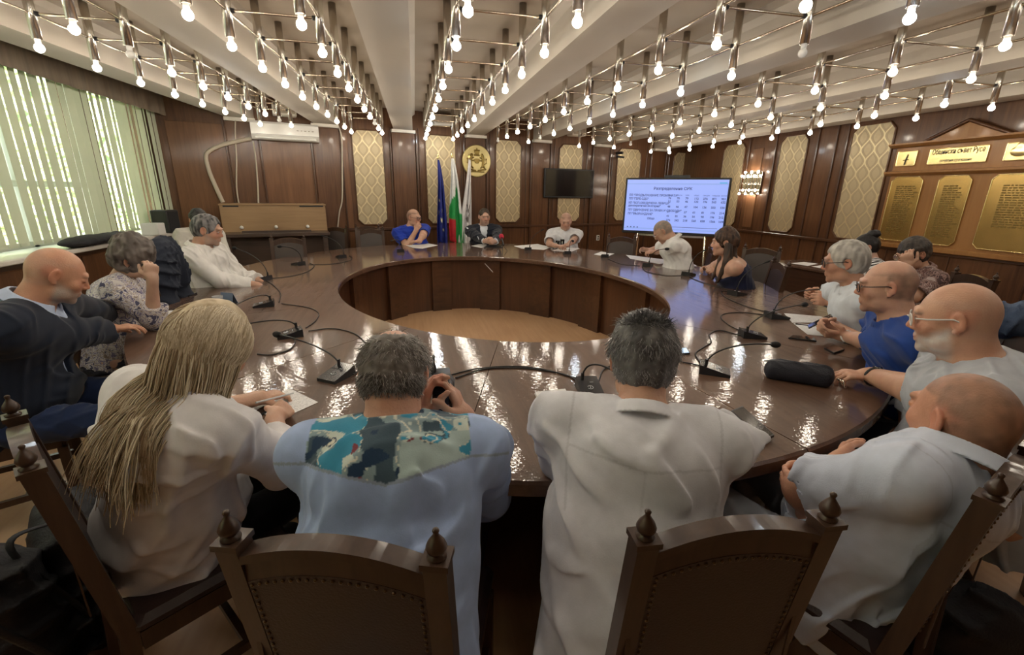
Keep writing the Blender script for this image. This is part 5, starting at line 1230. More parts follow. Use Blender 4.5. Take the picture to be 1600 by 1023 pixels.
# pen
a, b = on_z(400, 629, .83), on_z(458, 614, .80); o = MB().tube([a, b], .0038, 8).build('pen', M['mic_ring']); tag(o, 'silver grey pen in the blonde woman\'s right hand', 'pen')
a, b = on_z(1243, 506, .766), on_z(1272, 509, .766); o = MB().tube([a, b], .004, 8).build('pen', M['black']); tag(o, 'black pen on the white sheet on the right', 'pen')
# pouch
c0, c1 = on_z(1207, 578, .80), on_z(1288, 590, .80); c0[2] = c1[2] = TZ + .043; d = nrm(c1 - c0)
Vp, Fp = mesh_sdf([ecap(c0, c1, (.040, .052), (.042, .055), (0, 0, 1), .02), Pr(lambda Q: (TZ + .002 - Q[:, 2]), 0, '&'), folds(.004, 14, 3, d)], np.minimum(c0, c1) - .12, np.maximum(c0, c1) + .12, .005)
po = empty('pencil_case', (c0[0], c0[1], TZ), 0, 'long black zipped pouch with a pale zip lying on the right of the table', 'pouch'); of = -np.array([c0[0], c0[1], TZ])
fast_mesh('case_body', Vp + of, Fp, M['pouch'] if 'pouch' in M else M['black'], po)
sd = np.cross(d, (0, 0, 1)); MB().tube([c0 - d * .04 - sd * .012 + of + np.array([0, 0, .034]), c0 - sd * .02 + of + np.array([0, 0, .043]), c1 - sd * .02 + of + np.array([0, 0, .044]), c1 + d * .03 - sd * .01 + of + np.array([0, 0, .036])], .004, 6).build('zip', M['mic_ring'], po)
mb = MB(); e = c1 + d * .05 + of; mb.tube([e, e + d * .03 + np.array([0, 0, -.02]), e + d * .035 + np.array([.01, .0, -.035])], .004, 6).tube([e, e + d * .02 + sd * .02, e + d * .03 + sd * .02 - np.array([0, 0, .03])], .003, 6); mb.build('zip_pull', M['chrome'], po)
# camera held by the balding man
cp = at_depth(692, 622, 1.44); Bc = head_basis(8, -4); cm = empty('camera_body', tuple(cp), 0, 'black camera held up by the balding man seen from behind', 'camera'); cm.rotation_euler = (math.radians(4), 0, math.radians(-8))
MB().bevbox((0, 0, 0), (.060, .07, .11), .008).build('housing', M['black'], cm); MB().bevbox((0, 0, .062), (.05, .05, .02), .006).build('viewfinder', M['black'], cm)
MB().lathe((0, .035, 0), [(.03, 0), (.03, .04), (.033, .045), (.033, .08), (.001, .08)], 20, RX(-math.pi / 2)).build('lens', M['black'], cm); MB().bevbox((0, -.037, .0), (.045, .004, .065), .001).build('display', M['blackgloss'], cm)
bt = MB()
for k in range(4): bt.lathe((.02, -.038, -.045 + k * .014), [(.004, 0), (.004, .003), (.001, .003)], 8, RX(math.pi / 2))
bt.build('button', M['chrome'], cm)
# glasses, cup, stand-up card
def tumbler(px, py, z, r, h, lab, m='glass', name='water_glass', cat='glass'):
    c = on_z(px, py, z); o = MB().lathe((0, 0, 0), [(r * .8, 0), (r, h), (r * .94, h), (r * .74, .006)], 20).build(name, M[m]); o.location = (c[0], c[1], z + .001); tag(o, lab, cat); return o
tumbler(871, 389, TZ, .035, .13, 'left one of the two tall clear water glasses on the far side')
tumbler(878, 389, TZ, .035, .15, 'right one of the two tall clear water glasses on the far side')
M['cup'] = mat('translucent_plastic', (.75, .76, .78), .25, trans=.6, ior=1.2)
tumbler(342, 478, TZ, .036, .075, 'translucent plastic cup on the left of the table', 'cup', 'plastic_cup', 'cup')
c = on_z(357, 474, TZ); ds = empty('desk_card', (c[0], c[1], TZ), math.radians(-30), 'blue grey folded card standing behind the plastic cup', 'card')
mb = MB(); mb.add([(-.06, -.02, 0), (.06, -.02, 0), (.06, .0, .085), (-.06, .0, .085)], [(0, 1, 2, 3)]); mb.add([(-.06, .035, 0), (.06, .035, 0), (.06, .0, .085), (-.06, .0, .085)], [(3, 2, 1, 0)]); cd = mb.build('card_sheet', M['card'] if 'card' in M else M['screen_lit'], ds)
sm = cd.modifiers.new('s', 'SOLIDIFY'); sm.thickness = .002
# red microphone on a small tripod
P = on_z(785, 382, .86); r = empty('press_microphone', (P[0], P[1], TZ), 0, 'small tripod microphone with a red foam windscreen beside the suited man', 'microphone')
mb = MB()
for k in range(3): a = k * 2.1 + .4; mb.tube([(0, 0, .10), (.09 * math.cos(a), .09 * math.sin(a), .004)], .004, 6)
mb.tube([(0, 0, .10), (0, -.02, .15)], .006, 6); mb.build('tripod', M['black'], r); MB().tube([(0, .06, .20), (0, -.02, .15), (0, -.09, .10)], .012, 10).build('handle', M['black'], r)
MB().tube([(0, .05, .195), (0, .06, .20), (0, .085, .213), (0, .105, .222), (0, .118, .228)], [.02, .034, .038, .034, .012], 14).build('windscreen', M['red_foam'], r)
# ---------------------------------------------------------------- things on and along the walls
def wall_empty(name, wall, u, z, off, lab, cat, group=None):
    P = wall.matrix_basis @ Vector((u, -off, z)) if 0 else Vector(wall.location) + Matrix.Rotation(wall.rotation_euler[2], 3, 'Z') @ Vector((u, -off, z))
    o = empty(name, P, wall.rotation_euler[2], lab, cat, group); return o
# blinds: vertical slats in front of the windows
M['slat'] = mat('blind_fabric', (.62, .66, .50), .8, noise=.06, nscale=3)
def slat_mat():
    m = bpy.data.materials.new('translucent_blind'); m.use_nodes = True; nt = m.node_tree; N = nt.nodes; L = nt.links; N.clear()
    o = N.new('ShaderNodeOutputMaterial'); d = N.new('ShaderNodeBsdfDiffuse'); t = N.new('ShaderNodeBsdfTranslucent'); mx = N.new('ShaderNodeMixShader'); mx.inputs[0].default_value = .30
    tc = N.new('ShaderNodeTexCoord'); nz = N.new('ShaderNodeTexNoise'); nz.inputs['Scale'].default_value = 3; L.new(tc.outputs['Object'], nz.inputs['Vector'])
    cr = N.new('ShaderNodeValToRGB'); cr.color_ramp.elements[0].color = (.60, .65, .52, 1); cr.color_ramp.elements[1].color = (.74, .75, .60, 1); L.new(nz.outputs[0], cr.inputs[0])
    L.new(cr.outputs[0], d.inputs[0]); L.new(cr.outputs[0], t.inputs[0]); L.new(d.outputs[0], mx.inputs[1]); L.new(t.outputs[0], mx.inputs[2]); L.new(mx.outputs[0], o.inputs[0]); return m
M['slat'] = slat_mat()
for bi, (ya, yb, lab) in enumerate(((-2.2, 2.1, 'off'), (2.15, 5.15, 'cream vertical slat blind at the left picture edge'), (5.2, 8.0, 'cream vertical slat blind at the far end of the window wall'))):
    if bi == 0: lab = 'cream vertical slat blind nearest the camera'
    r = empty('vertical_blind', (XL + .12, (ya + yb) / 2, 0), math.pi / 2, lab, 'blind')
    n = int((yb - ya) / .118); S = MB(); W_ = MB()
    rg = random.Random(bi)
    for i in range(n):
        u = ya + (i + .5) * (yb - ya) / n - (ya + yb) / 2; a = math.radians(rg.choice([4, -4, 10, -10, 14]) + (rg.random() - .5) * 12); sw_ = rg.uniform(-.012, .012)
        S.add([(u - .050 * math.cos(a), -.050 * math.sin(a), 2.66), (u + .050 * math.cos(a), .050 * math.sin(a), 2.66), (u + .050 * math.cos(a) + sw_, .050 * math.sin(a), 1.06), (u - .050 * math.cos(a) + sw_, -.050 * math.sin(a), 1.06)], [(0, 1, 2, 3)])
        W_.box((u + sw_, 0, 1.072), (.09 * math.cos(a), .012, .03), RZ(a) if 0 else None)
    s = S.build('slats', M['slat'], r); sm = s.modifiers.new('s', 'SOLIDIFY'); sm.thickness = .001
    W_.build('slat_weights', M['slat'], r); MB().box((0, 0, 2.69), (yb - ya, .05, .05)).build('headrail', M['white_metal'], r)
M['pelmet'] = mat('brown_pleated_pelmet', (.20, .155, .11), .8, noise=.25, nscale=3, stretch=(6, 6, .3))
V = []; F = []; n = 420
for i in range(n + 1):
    y = -2.35 + i * (8.0 + 2.35) / n; d = .012 * math.sin(i * 2 * math.pi / 12)
    V += [(XL + .26 + d, y, 2.60), (XL + .26 + d, y, 3.12), (XL + .245 + d, y, 3.12), (XL + .245 + d, y, 2.60)]
for i in range(n):
    for k in range(4): F.append((i * 4 + k, i * 4 + (k + 1) % 4, i * 4 + 4 + (k + 1) % 4, i * 4 + 4 + k))
o = MB().add(V, F).build('pelmet', M['pelmet']); tag(o, 'brown pleated pelmet running above the window blinds', 'pelmet')
# greenery outside
Vn = []; Fn = []; nx, ny = 90, 26; rg = np.random.RandomState(4)
G = np.stack(np.meshgrid(np.linspace(-6, 22, nx), np.linspace(-.5, 4.2, ny), indexing='ij'), -1).reshape(-1, 2)
dsp = vnoise(np.stack([G[:, 0], G[:, 1], G[:, 0] * 0], 1) * 1.3, 1) * .8 + vnoise(np.stack([G[:, 0], G[:, 1], G[:, 0] * 0], 1) * 5, 2) * .35
Vn = np.stack([XL - 4.2 + dsp, G[:, 0], G[:, 1] + 0 * dsp], 1)
Fn = np.array([[i * ny + j, (i + 1) * ny + j, (i + 1) * ny + j + 1, i * ny + j + 1] for i in range(nx - 1) for j in range(ny - 1)])
M['leaves'] = vor_mat('sunlit_leaves', [(.10, .15, .05), (.35, .42, .14), (.62, .66, .32), (.85, .86, .60)], 9)
o = fast_mesh('tree_foliage', Vn, Fn, M['leaves']); sm = o.modifiers.new('s', 'SOLIDIFY'); sm.thickness = .3; tag(o, 'sunlit yellow green tree foliage outside behind the blinds', 'foliage', kind='stuff')
# air conditioner
u0, zt = bu(391, 193); u1, zb_ = bu(498, 224); w = u1 - u0; zc_ = (zt + zb_) / 2; zt = bu(445, 194)[1]; zb_ = bu(445, 221)[1]; zc_ = (zt + zb_) / 2; hh = zt - zb_
a = wall_empty('air_conditioner', wall_back, (u0 + u1) / 2, zc_, .02, 'white split air conditioner high on the back wall', 'air conditioner')
prof = [(0, hh / 2), (-.17, hh / 2), (-.20, hh / 2 - .03), (-.20, -hh / 2 + .07), (-.14, -hh / 2), (0, -hh / 2)]
Rp = Matrix(((0, 0, 1), (1, 0, 0), (0, 1, 0))); MB().prism(prof, w, Rp, (-w / 2, 0, 0)).build('housing', M['white_metal'], a)
MB().box((0, -.178, -hh / 2 + .028), (w * .9, .006, .045), RX(-.9)).build('louvre', M['white_plastic'], a); MB().box((0, -.2015, -hh / 2 + .075), (w, .003, .004)).build('panel_gap', M['black'], a)
lg = MB()
for k in range(5): lg.box((w * .18 + k * .055, -.2015, .02), (.02 if k % 2 else .03, .003, .008))
lg.build('indicator_marks', M['chrome'], a)
M['duct'] = mat('cream_conduit', (.52, .45, .36), .6)
def wpath(pts, off, r, lab, name='conduit', cat='pipe'):
    P = [Vector(wall_back.location) + Matrix.Rotation(TH, 3, 'Z') @ Vector((bu(x, y)[0], -off, bu(x, y)[1])) for x, y in pts]
    o = MB().tube(bez(P, 8), r, 10).build(name, M['duct']); tag(o, lab, cat); return o
wpath([(393, 217), (372, 221), (345, 228), (327, 237), (323, 247), (328, 268), (338, 292), (349, 316)], .06, .030, 'thick cream air conditioner hose bending down to the wooden cabinet')
wpath([(368, 190), (368, 215), (370, 250), (370, 290), (373, 314), (376, 319)], .05, .010, 'thin cream cable hanging left of the air conditioner', 'wall_cable', 'cable')
wpath([(396, 221), (400, 250), (403, 290), (404, 318)], .05, .012, 'thin cream cable below the left end of the air conditioner', 'wall_cable', 'cable')
wpath([(527, 195), (533, 215), (534, 260), (534, 310), (530, 330), (527, 355)], .06, .012, 'thick cream cable hanging left of the first wallpaper panel', 'wall_cable', 'cable')
# television
u0 = bu(848, 262)[0]; u1 = bu(925, 266)[0]; z0 = bu(886, 309)[1]; z1 = bu(886, 264)[1]
t = wall_empty('television', wall_back, (u0 + u1) / 2, (z0 + z1) / 2, .07, 'black flat television, switched off, hanging on the back wall', 'television')
MB().bevbox((0, 0, 0), (u1 - u0, .06, z1 - z0), .008).build('housing', M['black'], t); MB().box((0, -.031, .006), (u1 - u0 - .05, .004, z1 - z0 - .06)).build('screen', M['blackgloss'], t)
MB().box((0, .045, 0), (.3, .04, .25)).build('wall_bracket', M['black'], t)
# round crest
u0 = bu(721, 252)[0]; u1 = bu(765, 252)[0]; cu, cz = bu(742.5, 252); rr = (u1 - u0) / 2
t = wall_empty('gilded_crest', wall_back, cu, cz, .06, 'round gilded relief crest on the back wall above the suited man', 'crest')
MB().lathe((0, 0, 0), [(rr, 0), (rr, .02), (rr * .95, .032), (rr * .90, .026), (0.001, .026)], 48, RX(math.pi / 2)).build('disc', M['crest_disc'] if 'crest_disc' in M else mat('pale_gold_disc', (.62, .52, .24), .4, metal=.6, noise=.1), t)
CR = []
def c3(x, z, r, d=.03): CR.append(ell3((x * rr, -.03, z * rr), (r * rr, d * .5, r * rr), None, .015))
def cl(x0, z0, x1, z1, r): CR.append(cap((x0 * rr, -.03, z0 * rr), (x1 * rr, -.03, z1 * rr), r * rr, k=.012))
CR.append(ecap((0, -.03, -.12 * rr), (0, -.03, .12 * rr), (.15 * rr, .012), (.19 * rr, .012), (0, -1, 0), .01))     # shield
for q in (-1, 1):                                                                                                     # two rampant lions
    cl(q * .42, -.30, q * .44, .12, .085); cl(q * .44, .12, q * .40, .30, .085); c3(q * .36, .38, .10); cl(q * .40, .15, q * .22, .22, .04); cl(q * .40, .02, q * .22, .02, .04)
    cl(q * .42, -.30, q * .28, -.42, .055); cl(q * .44, -.28, q * .55, -.46, .055); cl(q * .48, -.22, q * .66, -.12, .03); cl(q * .66, -.12, q * .64, .10, .028); c3(q * .66, .14, .05)
    cl(q * .10, -.58, q * .62, -.50, .05)
for x in (-.16, -.08, 0, .08, .16): cl(x * .6, .38, x, .62, .035); c3(x, .66, .04)
cl(-.16, .36, .16, .36, .05); c3(0, .75, .05); cl(-.5, -.66, .5, -.66, .04)
Vc, Fc = mesh_sdf(CR, (-rr, -.07, -rr), (rr, .01, rr), .006); fast_mesh('relief', Vc, Fc, mat('dark_gilt_relief', (.24, .17, .05), .35, metal=.8), t)
# flags
def flag(px_top, py_top, px_bot, fy, lab, stripes, w=.34, seed=1, stars=False, deco=None, twist=.0):
    off = .45; P = on_back(px_top, py_top, off); Q = on_back(px_bot, 380, off); zt = P[2]
    r = empty('flag_on_pole', (Q[0], Q[1], 0), TH, lab, 'flag', 'flags beside the suited man')
    d = (P[0] - Q[0]) / CT; top = Vector((d, 0, zt)); b0 = Vector((-d * .9, 0, .06)); bas = Vector((0, 0, 0))
    k = (zt - .0) ; foot = top + (bas - top) * 1.0
    MB().tube([foot + Vector((0, 0, .05)), top], .012, 8).build('pole', M['pole'], r); MB().lathe(tuple(top), [(.012, -.01), (.022, 0), (.012, .012), (.018, .03), (.002, .075)], 12).build('finial', M['gold_bright'], r)
    MB().lathe((foot[0], foot[1], 0), [(.16, 0), (.16, .02), (.05, .05), (.03, .12), (.001, .12)], 20).build('stand', M['black'], r)
    V = []; nu, nv = 40, 44; z1 = zt - .03; z0 = fy
    for j in range(nv + 1):
        t_ = j / nv; z = z1 + (z0 - z1) * t_; ww = w * (.10 + .90 * min(1, t_ * 1.25) ** .8); ax = top + (foot - top) * ((zt - z) / zt)
        for i in range(nu + 1):
            s_ = i / nu; ph = seed + s_ * 14; x = ax.x - ww * .45 + ww * (.08 + .9 * s_) * (1 - twist * t_) + .010 * math.sin(ph * 1.7 + t_ * 3); y = -.02 - .035 * (1 + math.sin(ph * 1.0 + t_ * 1.5)) * min(1, t_ * 4) - .01
            zz = z - (.10 * s_ * t_ if stripes != 'eu' else .14 * abs(s_ - .3) * t_); V.append((x, y, zz))
    V = np.array(V); F = np.array([[j * (nu + 1) + i, j * (nu + 1) + i + 1, (j + 1) * (nu + 1) + i + 1, (j + 1) * (nu + 1) + i] for j in range(nv) for i in range(nu)])
    uu = np.tile(np.linspace(0, 1, nu + 1), nv + 1); vv = np.repeat(np.linspace(0, 1, nv + 1), nu + 1); C = np.zeros((len(V), 3))
    if stripes == 'eu':
        C[:] = (.012, .022, .20)
        for (a, b) in ((.3, .48), (.5, .60), (.25, .62), (.62, .82), (.42, .72), (.5, .9)):
            m = ((uu - a) / .075) ** 2 + ((vv - b) / .020) ** 2 < 1; C[m] = (.75, .72, .45)
    elif stripes == 'tri':
        e = uu * .9 + .12 * np.sin(vv * 5); g = vv + .35 * (uu - .5); C[:] = (.72, .74, .74); C[(g > .38) | (uu < -.1)] = (.02, .30, .07); wh = (uu > .80 - .1 * vv) & (vv < .62); C[wh] = (.72, .74, .74); rd = (vv > .72) & (uu < .50 - (1 - vv) * .4); C[rd] = (.48, .02, .03)
    else:
        C[:] = (.70, .69, .70)
        n = vnoise(np.stack([uu * 14, vv * 34, uu * 0], 1), 5); m = (n > .25) & (uu > .45) & (uu < .75) & (vv > .50) & (vv < .84); C[m] = (.12, .10, .10)
        m = (np.sin(vv * 110) > .1) & (uu > .80) & (uu < .88) & (vv > .34) & (vv < .66); C[m] = (.15, .12, .12)
    o = fast_mesh('cloth', V, F, M['flagcloth'], r, C); sm = o.modifiers.new('s', 'SOLIDIFY'); sm.thickness = .002; return r
M['pole'] = mat('pale_wood_pole', (.45, .33, .20), .4); M['flagcloth'] = pig_mat('flag_satin', .55, 0, .1, 60)
flag(684, 247, 690, .70, 'dark blue flag with golden stars, leftmost of the three flags', 'eu', .24, 1, twist=.1)
flag(706, 245, 712, .72, 'white, green and red flag, the middle one of the three', 'tri', .34, 2.2)
flag(733, 247, 716, .68, 'white flag with small dark lettering, rightmost of the three flags', 'w', .24, 4)
# light wood cabinet
M['oak'] = wood('light_oak_veneer', (.27, .165, .08), (.37, .235, .12), rough=.45, coat=.15, axis=0, bump=0)
M['oak_dark'] = wood('dark_cabinet', (.045, .028, .02), (.09, .055, .038), rough=.4, axis=0)
Pc = on_back(428, 340, .57); cu = Pc[0] / CT; z1 = on_back(428, 321, .62)[2]; zm = on_back(428, 362, .62)[2]; u0 = (on_back(346, 340, .57)[0] - .57 * math.sin(TH)) / CT; u1 = (on_back(510, 340, .57)[0] - .57 * math.sin(TH)) / CT; W = u1 - u0
c = wall_empty('upright_organ', wall_back, (u0 + u1) / 2, 0, .36, 'light wood upright cabinet with a dark lower half and ledge by the back wall', 'cabinet')
MB().box((0, 0, (z1 + zm) / 2), (W, .42, z1 - zm)).build('upper_case', M['oak'], c); MB().bevbox((0, 0, z1 + .012), (W + .02, .45, .024), .004).build('top', M['oak'], c)
for q, wd in ((-.40, .14), (.36, .24)): MB().box((q * W, -.212, z1 - .012), (wd * W, .004, .022)).build('dark_slot', M['black'], c)
MB().box((0, -.02, (zm - .08) / 2 + .02), (W * .96, .40, zm - .12)).build('lower_case', M['oak_dark'], c); MB().bevbox((0, -.18, zm - .03), (W + .02, .62, .05), .006).build('ledge', M['oak_dark'], c)
MB().box((0, -.30, zm + .01), (W * .66, .03, .03)).build('music_rest', M['oak_dark'], c)
for q in (-.33, -.01, .30): MB().lathe((q * W, -.225, zm + .07), [(.02, -.02), (.028, 0), (.02, .02), (.008, .028)], 12).build('knob', M['white_plastic'], c)
for q in (-1, 1): MB().box((q * (W / 2 - .06), -.40, (zm - .06) / 2), (.07, .07, zm - .06)).build('leg', M['oak_dark'], c)
# wall socket, little camera, ceiling speakers
u, z = bu(932, 371); o = wall_empty('wall_socket', wall_back, u, z, .055, 'white double socket on the dado left of the empty grey chair', 'socket'); MB().bevbox((0, 0, 0), (.08, .02, .12), .004).build('plate', M['white_plastic'], o); MB().box((0, -.011, .025), (.04, .003, .035)).build('socket_hole', M['black'], o); MB().box((0, -.011, -.025), (.04, .003, .035)).build('socket_hole', M['black'], o)
u, z = bu(963, 243); o = wall_empty('security_camera', wall_back, u, z, .12, 'small black wall camera beside the wallpaper panel left of the screen', 'camera')
MB().tube([(.04, -.05, .05), (-.02, .10, .05)], .03, 10).build('housing', M['black'], o); MB().tube([(-.1, -.06, -.04), (.10, -.02, -.04)], .022, 10).build('lower_housing', M['black'], o); MB().tube([(0, .1, .04), (0, .1, -.05)], .015, 8).build('bracket', M['black'], o)
for px, py, lab in ((444, 172, 'beige loudspeaker box at the end of the bay left of the air conditioner'), (690, 188, 'beige loudspeaker box at the end of the middle ceiling bay'), (901, 206, 'beige loudspeaker box above the television')):
    P = on_back(px, py, .2); o = empty('wall_speaker', (P[0], P[1], P[2]), TH, lab, 'speaker'); MB().bevbox((0, 0, 0), (.34, .22, .17), .01).build('box', M['capital'], o); MB().box((0, -.112, 0), (.29, .004, .12)).build('grille', M['ceiling'], o)
# big screen on its stand
SA, SB_ = at_depth(981, 276, 7.0), at_depth(1148, 281, 6.35)
yz = lambda px, py, A: A
P0 = at_depth(975, 318, 6.95); P1 = at_depth(1137, 327, 6.35); d = P1 - P0; d[2] = 0; Wd = np.linalg.norm(d); an_ = math.atan2(d[1], d[0]); cz = (at_depth(1055, 278, 6.65)[2] + at_depth(1050, 368, 6.65)[2]) / 2; hgt = at_depth(1055, 279, 6.65)[2] - at_depth(1050, 369, 6.65)[2]
C0 = (P0 + P1) / 2; sc_ = empty('display_screen', (C0[0], C0[1], 0), an_, 'big lit presentation screen showing a table of numbers', 'screen')
MB().bevbox((0, .03, cz), (Wd, .07, hgt), .01).build('housing', M['black'], sc_)
M['lcd'] = mat('lit_lcd', (.1, .1, .1), .3, emit=(.30, .41, .96), es=LCD); M['lcd_bar'] = mat('lit_lcd_bar', (.1, .1, .1), .3, emit=(.24, .36, .80), es=LCD); M['lcd_ink'] = mat('lcd_text', (.02, .02, .05), .4, emit=(.06, .09, .30), es=LCD * .5)
sw_, sh_ = Wd - .06, hgt - .07; scr = MB().box((0, -.006, cz + .008), (sw_, .004, sh_)).build('lit_panel', M['lcd'], sc_)
bb = MB(); Z0 = cz + .008; bb.box((0, -.0085, Z0 + sh_ * .42), (sw_, .001, sh_ * .03)); bb.build('title_bar', M['lcd_bar'], scr); MB().box((0, -.0085, Z0 - sh_ * .45), (sw_, .001, sh_ * .025)).build('task_bar', M['lcd_bar'], scr); MB().box((sw_ * .2, -.0085, Z0 - sh_ * .40), (sw_ * .5, .001, .006)).build('scroll_bar', M['lcd_ink'], scr)
MB().box((sw_ * .45, -.0095, Z0 + sh_ * .44), (sw_ * .07, .001, .014)).build('toolbar_button', mat('teal_button', (.05, .2, .3), .4, emit=(.05, .25, .45), es=.8), scr)
def text(s, x, z, size, m, parent, y=-.0095, align='LEFT', ext=.0006, bold=0.0, name='lettering', sx=1.0):
    cu_ = bpy.data.curves.new('t', 'FONT'); cu_.body = s; cu_.size = size; cu_.align_x = align; cu_.align_y = 'CENTER'; cu_.extrude = ext; cu_.offset = bold; cu_.resolution_u = 2
    o = bpy.data.objects.new('t', cu_); COL.objects.link(o); dg = bpy.context.evaluated_depsgraph_get(); me = bpy.data.meshes.new_from_object(o.evaluated_get(dg)); bpy.data.objects.remove(o)
    me.materials.clear(); me.materials.append(m); n = bpy.data.objects.new(name, me); COL.objects.link(n); n.parent = parent; n.location = (x, y, z); n.rotation_euler = (math.pi / 2, 0, 0); n.scale = (sx, 1, 1); return n
def join(objs, name, parent):
    mb = MB()
    for o in objs:
        Mx = Matrix.Translation(o.location) @ o.rotation_euler.to_matrix().to_4x4() @ Matrix.Diagonal((*o.scale, 1)); mb.add([Mx @ v.co for v in o.data.vertices], [tuple(p.vertices) for p in o.data.polygons])
    m = objs[0].data.materials[0]
    for o in objs: bpy.data.objects.remove(o)
    return mb.build(name, m, parent)
X0, sz = -sw_ * .47, .052
T_ = [text('Разпределение СИК', -sw_ * .22, Z0 + sh_ * .33, sz * 1.05, M['lcd_ink'], scr, bold=.0012)]
for i, (s_, zz) in enumerate((('ПП "ПРОДЪЛЖАВАМЕ ПРОМЯНАТА"', .20), ('ПП "ГЕРБ-СДС"', .13), ('КП "БСП-ОБЕДИНЕНА ЛЕВИЦА"', .05), ('демократична България"', -.005), ('ПП "ДВИЖЕНИЕ ЗА ПРАВА И СВОБОДИ"', -.09), ('ПП "ВЪЗРАЖДАНЕ"', -.165), ('Общо', -.25))):
    T_.append(text(s_, X0 + (.30 if i == 6 else 0), Z0 + sh_ * zz, sz * .82, M['lcd_ink'], scr, bold=.0010, sx=.92))
rows = [(.15, '76 70 79 112 276 871 901'), (.09, '51 53 46 132 196 565 632'), (-.01, '48 46 47 104 136 502 530'), (-.11, '31 27 27 61 81 176 214'), (-.19, '41 35 36 56 98 196 212'), (-.27, '276 242 218 560 838 1566 1698')]
for zz, s_ in rows:
    for k, q in enumerate(s_.split()): T_.append(text(q, sw_ * (-.06 + .085 * k), Z0 + sh_ * (zz - .01 * k * 0), sz * .78, M['lcd_ink'], scr, bold=.0010))
for k, q in enumerate(('брой', 'места', 'СИК', 'общо', 'секции', 'членове', 'всичко')): T_.append(text(q, sw_ * (-.065 + .085 * k), Z0 + sh_ * .21, sz * .5, M['lcd_ink'], scr))
join(T_, 'screen_text', scr)
ic = MB()
for k in range(4): ic.box((-sw_ * .46 + k * .05, -.0095, Z0 - sh_ * .43), (.018, .001, .018))
ic.build('icons', M['lcd_ink'], scr)
MB().box((0, .06, cz + hgt / 2 + .02), (.35, .03, .035)).build('webcam_bar', M['black'], sc_)
for q in (-1, 1):
    MB().tube([(q * .48, .03, cz - .35), (q * .56, -.16, .03)], .018, 8).build('stand_leg', M['chrome'], sc_); MB().tube([(q * .48, .05, cz - .35), (q * .56, .30, .03)], .018, 8).build('stand_leg', M['chrome'], sc_)
MB().box((0, .06, cz - .40), (1.0, .04, .08)).build('stand_crossbar', M['steel'], sc_)
# chrome wall lamp rack on the right wall
u, z = ru(1177, 286); L_ = wall_empty('wall_lamp', wall_right, u, z, .03, 'chrome wall lamp rack with many small bulbs, right of the screen', 'wall lamp')
MB().bevbox((0, 0, 0), (.50, .02, .42), .006).build('mirror_plate', M['chrome'], L_); MB().tube([(-.26, -.05, -.02), (.26, -.05, -.02)], .008, 8).tube([(-.26, -.05, .10), (.26, -.05, .10)], .008, 8).build('rail', M['chrome'], L_)
for k in range(6):
    x = -.22 + k * .088; dz = .07 if k % 2 else .0; tb = MB().tube([(x, -.08, -.17 + dz), (x, -.08, .10 + dz)], .009, 8).tube([(x, -.08, 0), (x, -.02, 0)], .006, 6).build('tube', M['chrome'], L_)
    for zz in (.135 + dz, -.205 + dz):
        b = link('bulb', BULB_D['w'], tb, (x, -.08, zz), (0 if zz < 0 else math.pi, 0, 0), (.75, .75, .75))
# honour board
BD = []
def rq(px, py): u_, z_ = ru(px, py, .06); return u_, z_
uL = rq(1378, 330)[0]; zB = (rq(1373, 381)[1] + rq(1600, 411)[1]) / 2; zL = (rq(1368, 272)[1] + rq(1600, 265)[1]) / 2; zT = (rq(1380, 231)[1] + rq(1600, 212)[1]) / 2; uR = uL + 3.0
uc = rq(1510, 300)[0]; hb = wall_empty('honour_board', wall_right, 0, 0, .0, 'large honey wood honour board with brass plaques and a pediment on the right wall', 'honour board')
MB().bevbox(((uL + uR) / 2, -.03, (zB + zT) / 2), (uR - uL, .06, zT - zB), .006).build('back_board', M['board'], hb)
MB().prism([(0, 0), (.10, 0), (.16, .03), (.16, .05), (0, .05)], uR - uL + .1, Matrix(((0, 0, 1), (-1, 0, 0), (0, 1, 0))), (uL - .05, 0, zT - .02)).build('cornice', M['board'], hb)
MB().prism([(0, 0), (.08, 0), (.13, .03), (.13, .055), (0, .07)], uR - uL + .1, Matrix(((0, 0, 1), (-1, 0, 0), (0, 1, 0))), (uL - .05, 0, zL - .03)).build('middle_cornice', M['board'], hb)
MB().bevbox(((uL + uR) / 2, -.05, zB + .02), (uR - uL + .04, .10, .06), .008).build('base_moulding', M['board'], hb)
ua, ub = rq(1447, 221)[0], rq(1578, 208)[0]; za = rq(1510, 193)[1]
MB().prism([(ua, zT + .02), (ub, zT + .02), ((ua + ub) / 2, za + .02)], .05, RXZ).build('pediment', M['board'], hb)
pm = MB(); pm.tube([(ua - .03, -.06, zT + .03), ((ua + ub) / 2, -.06, za + .04)], .022, 4).tube([(ub + .03, -.06, zT + .03), ((ua + ub) / 2, -.06, za + .04)], .022, 4); pm.build('pediment_moulding', M['wall_wood'], hb)
def rquad(u0, u1, z0, z1, d, m, nm, c=.03, rim=True):
    o = MB().prism(octo(u0, u1, z0, z1, c), d, RXZ, (0, -.06, 0)).build(nm, m, hb)
    if rim:
        t = MB(); P = octo(u0, u1, z0, z1, c)
        for i in range(8): a_, b_ = P[i], P[(i + 1) % 8]; t.tube([(a_[0], -.06 - d, a_[1]), (b_[0], -.06 - d, b_[1])], .007, 6)
        t.build('plaque_rim', M['gold_bright'], o)
    return o
us = []
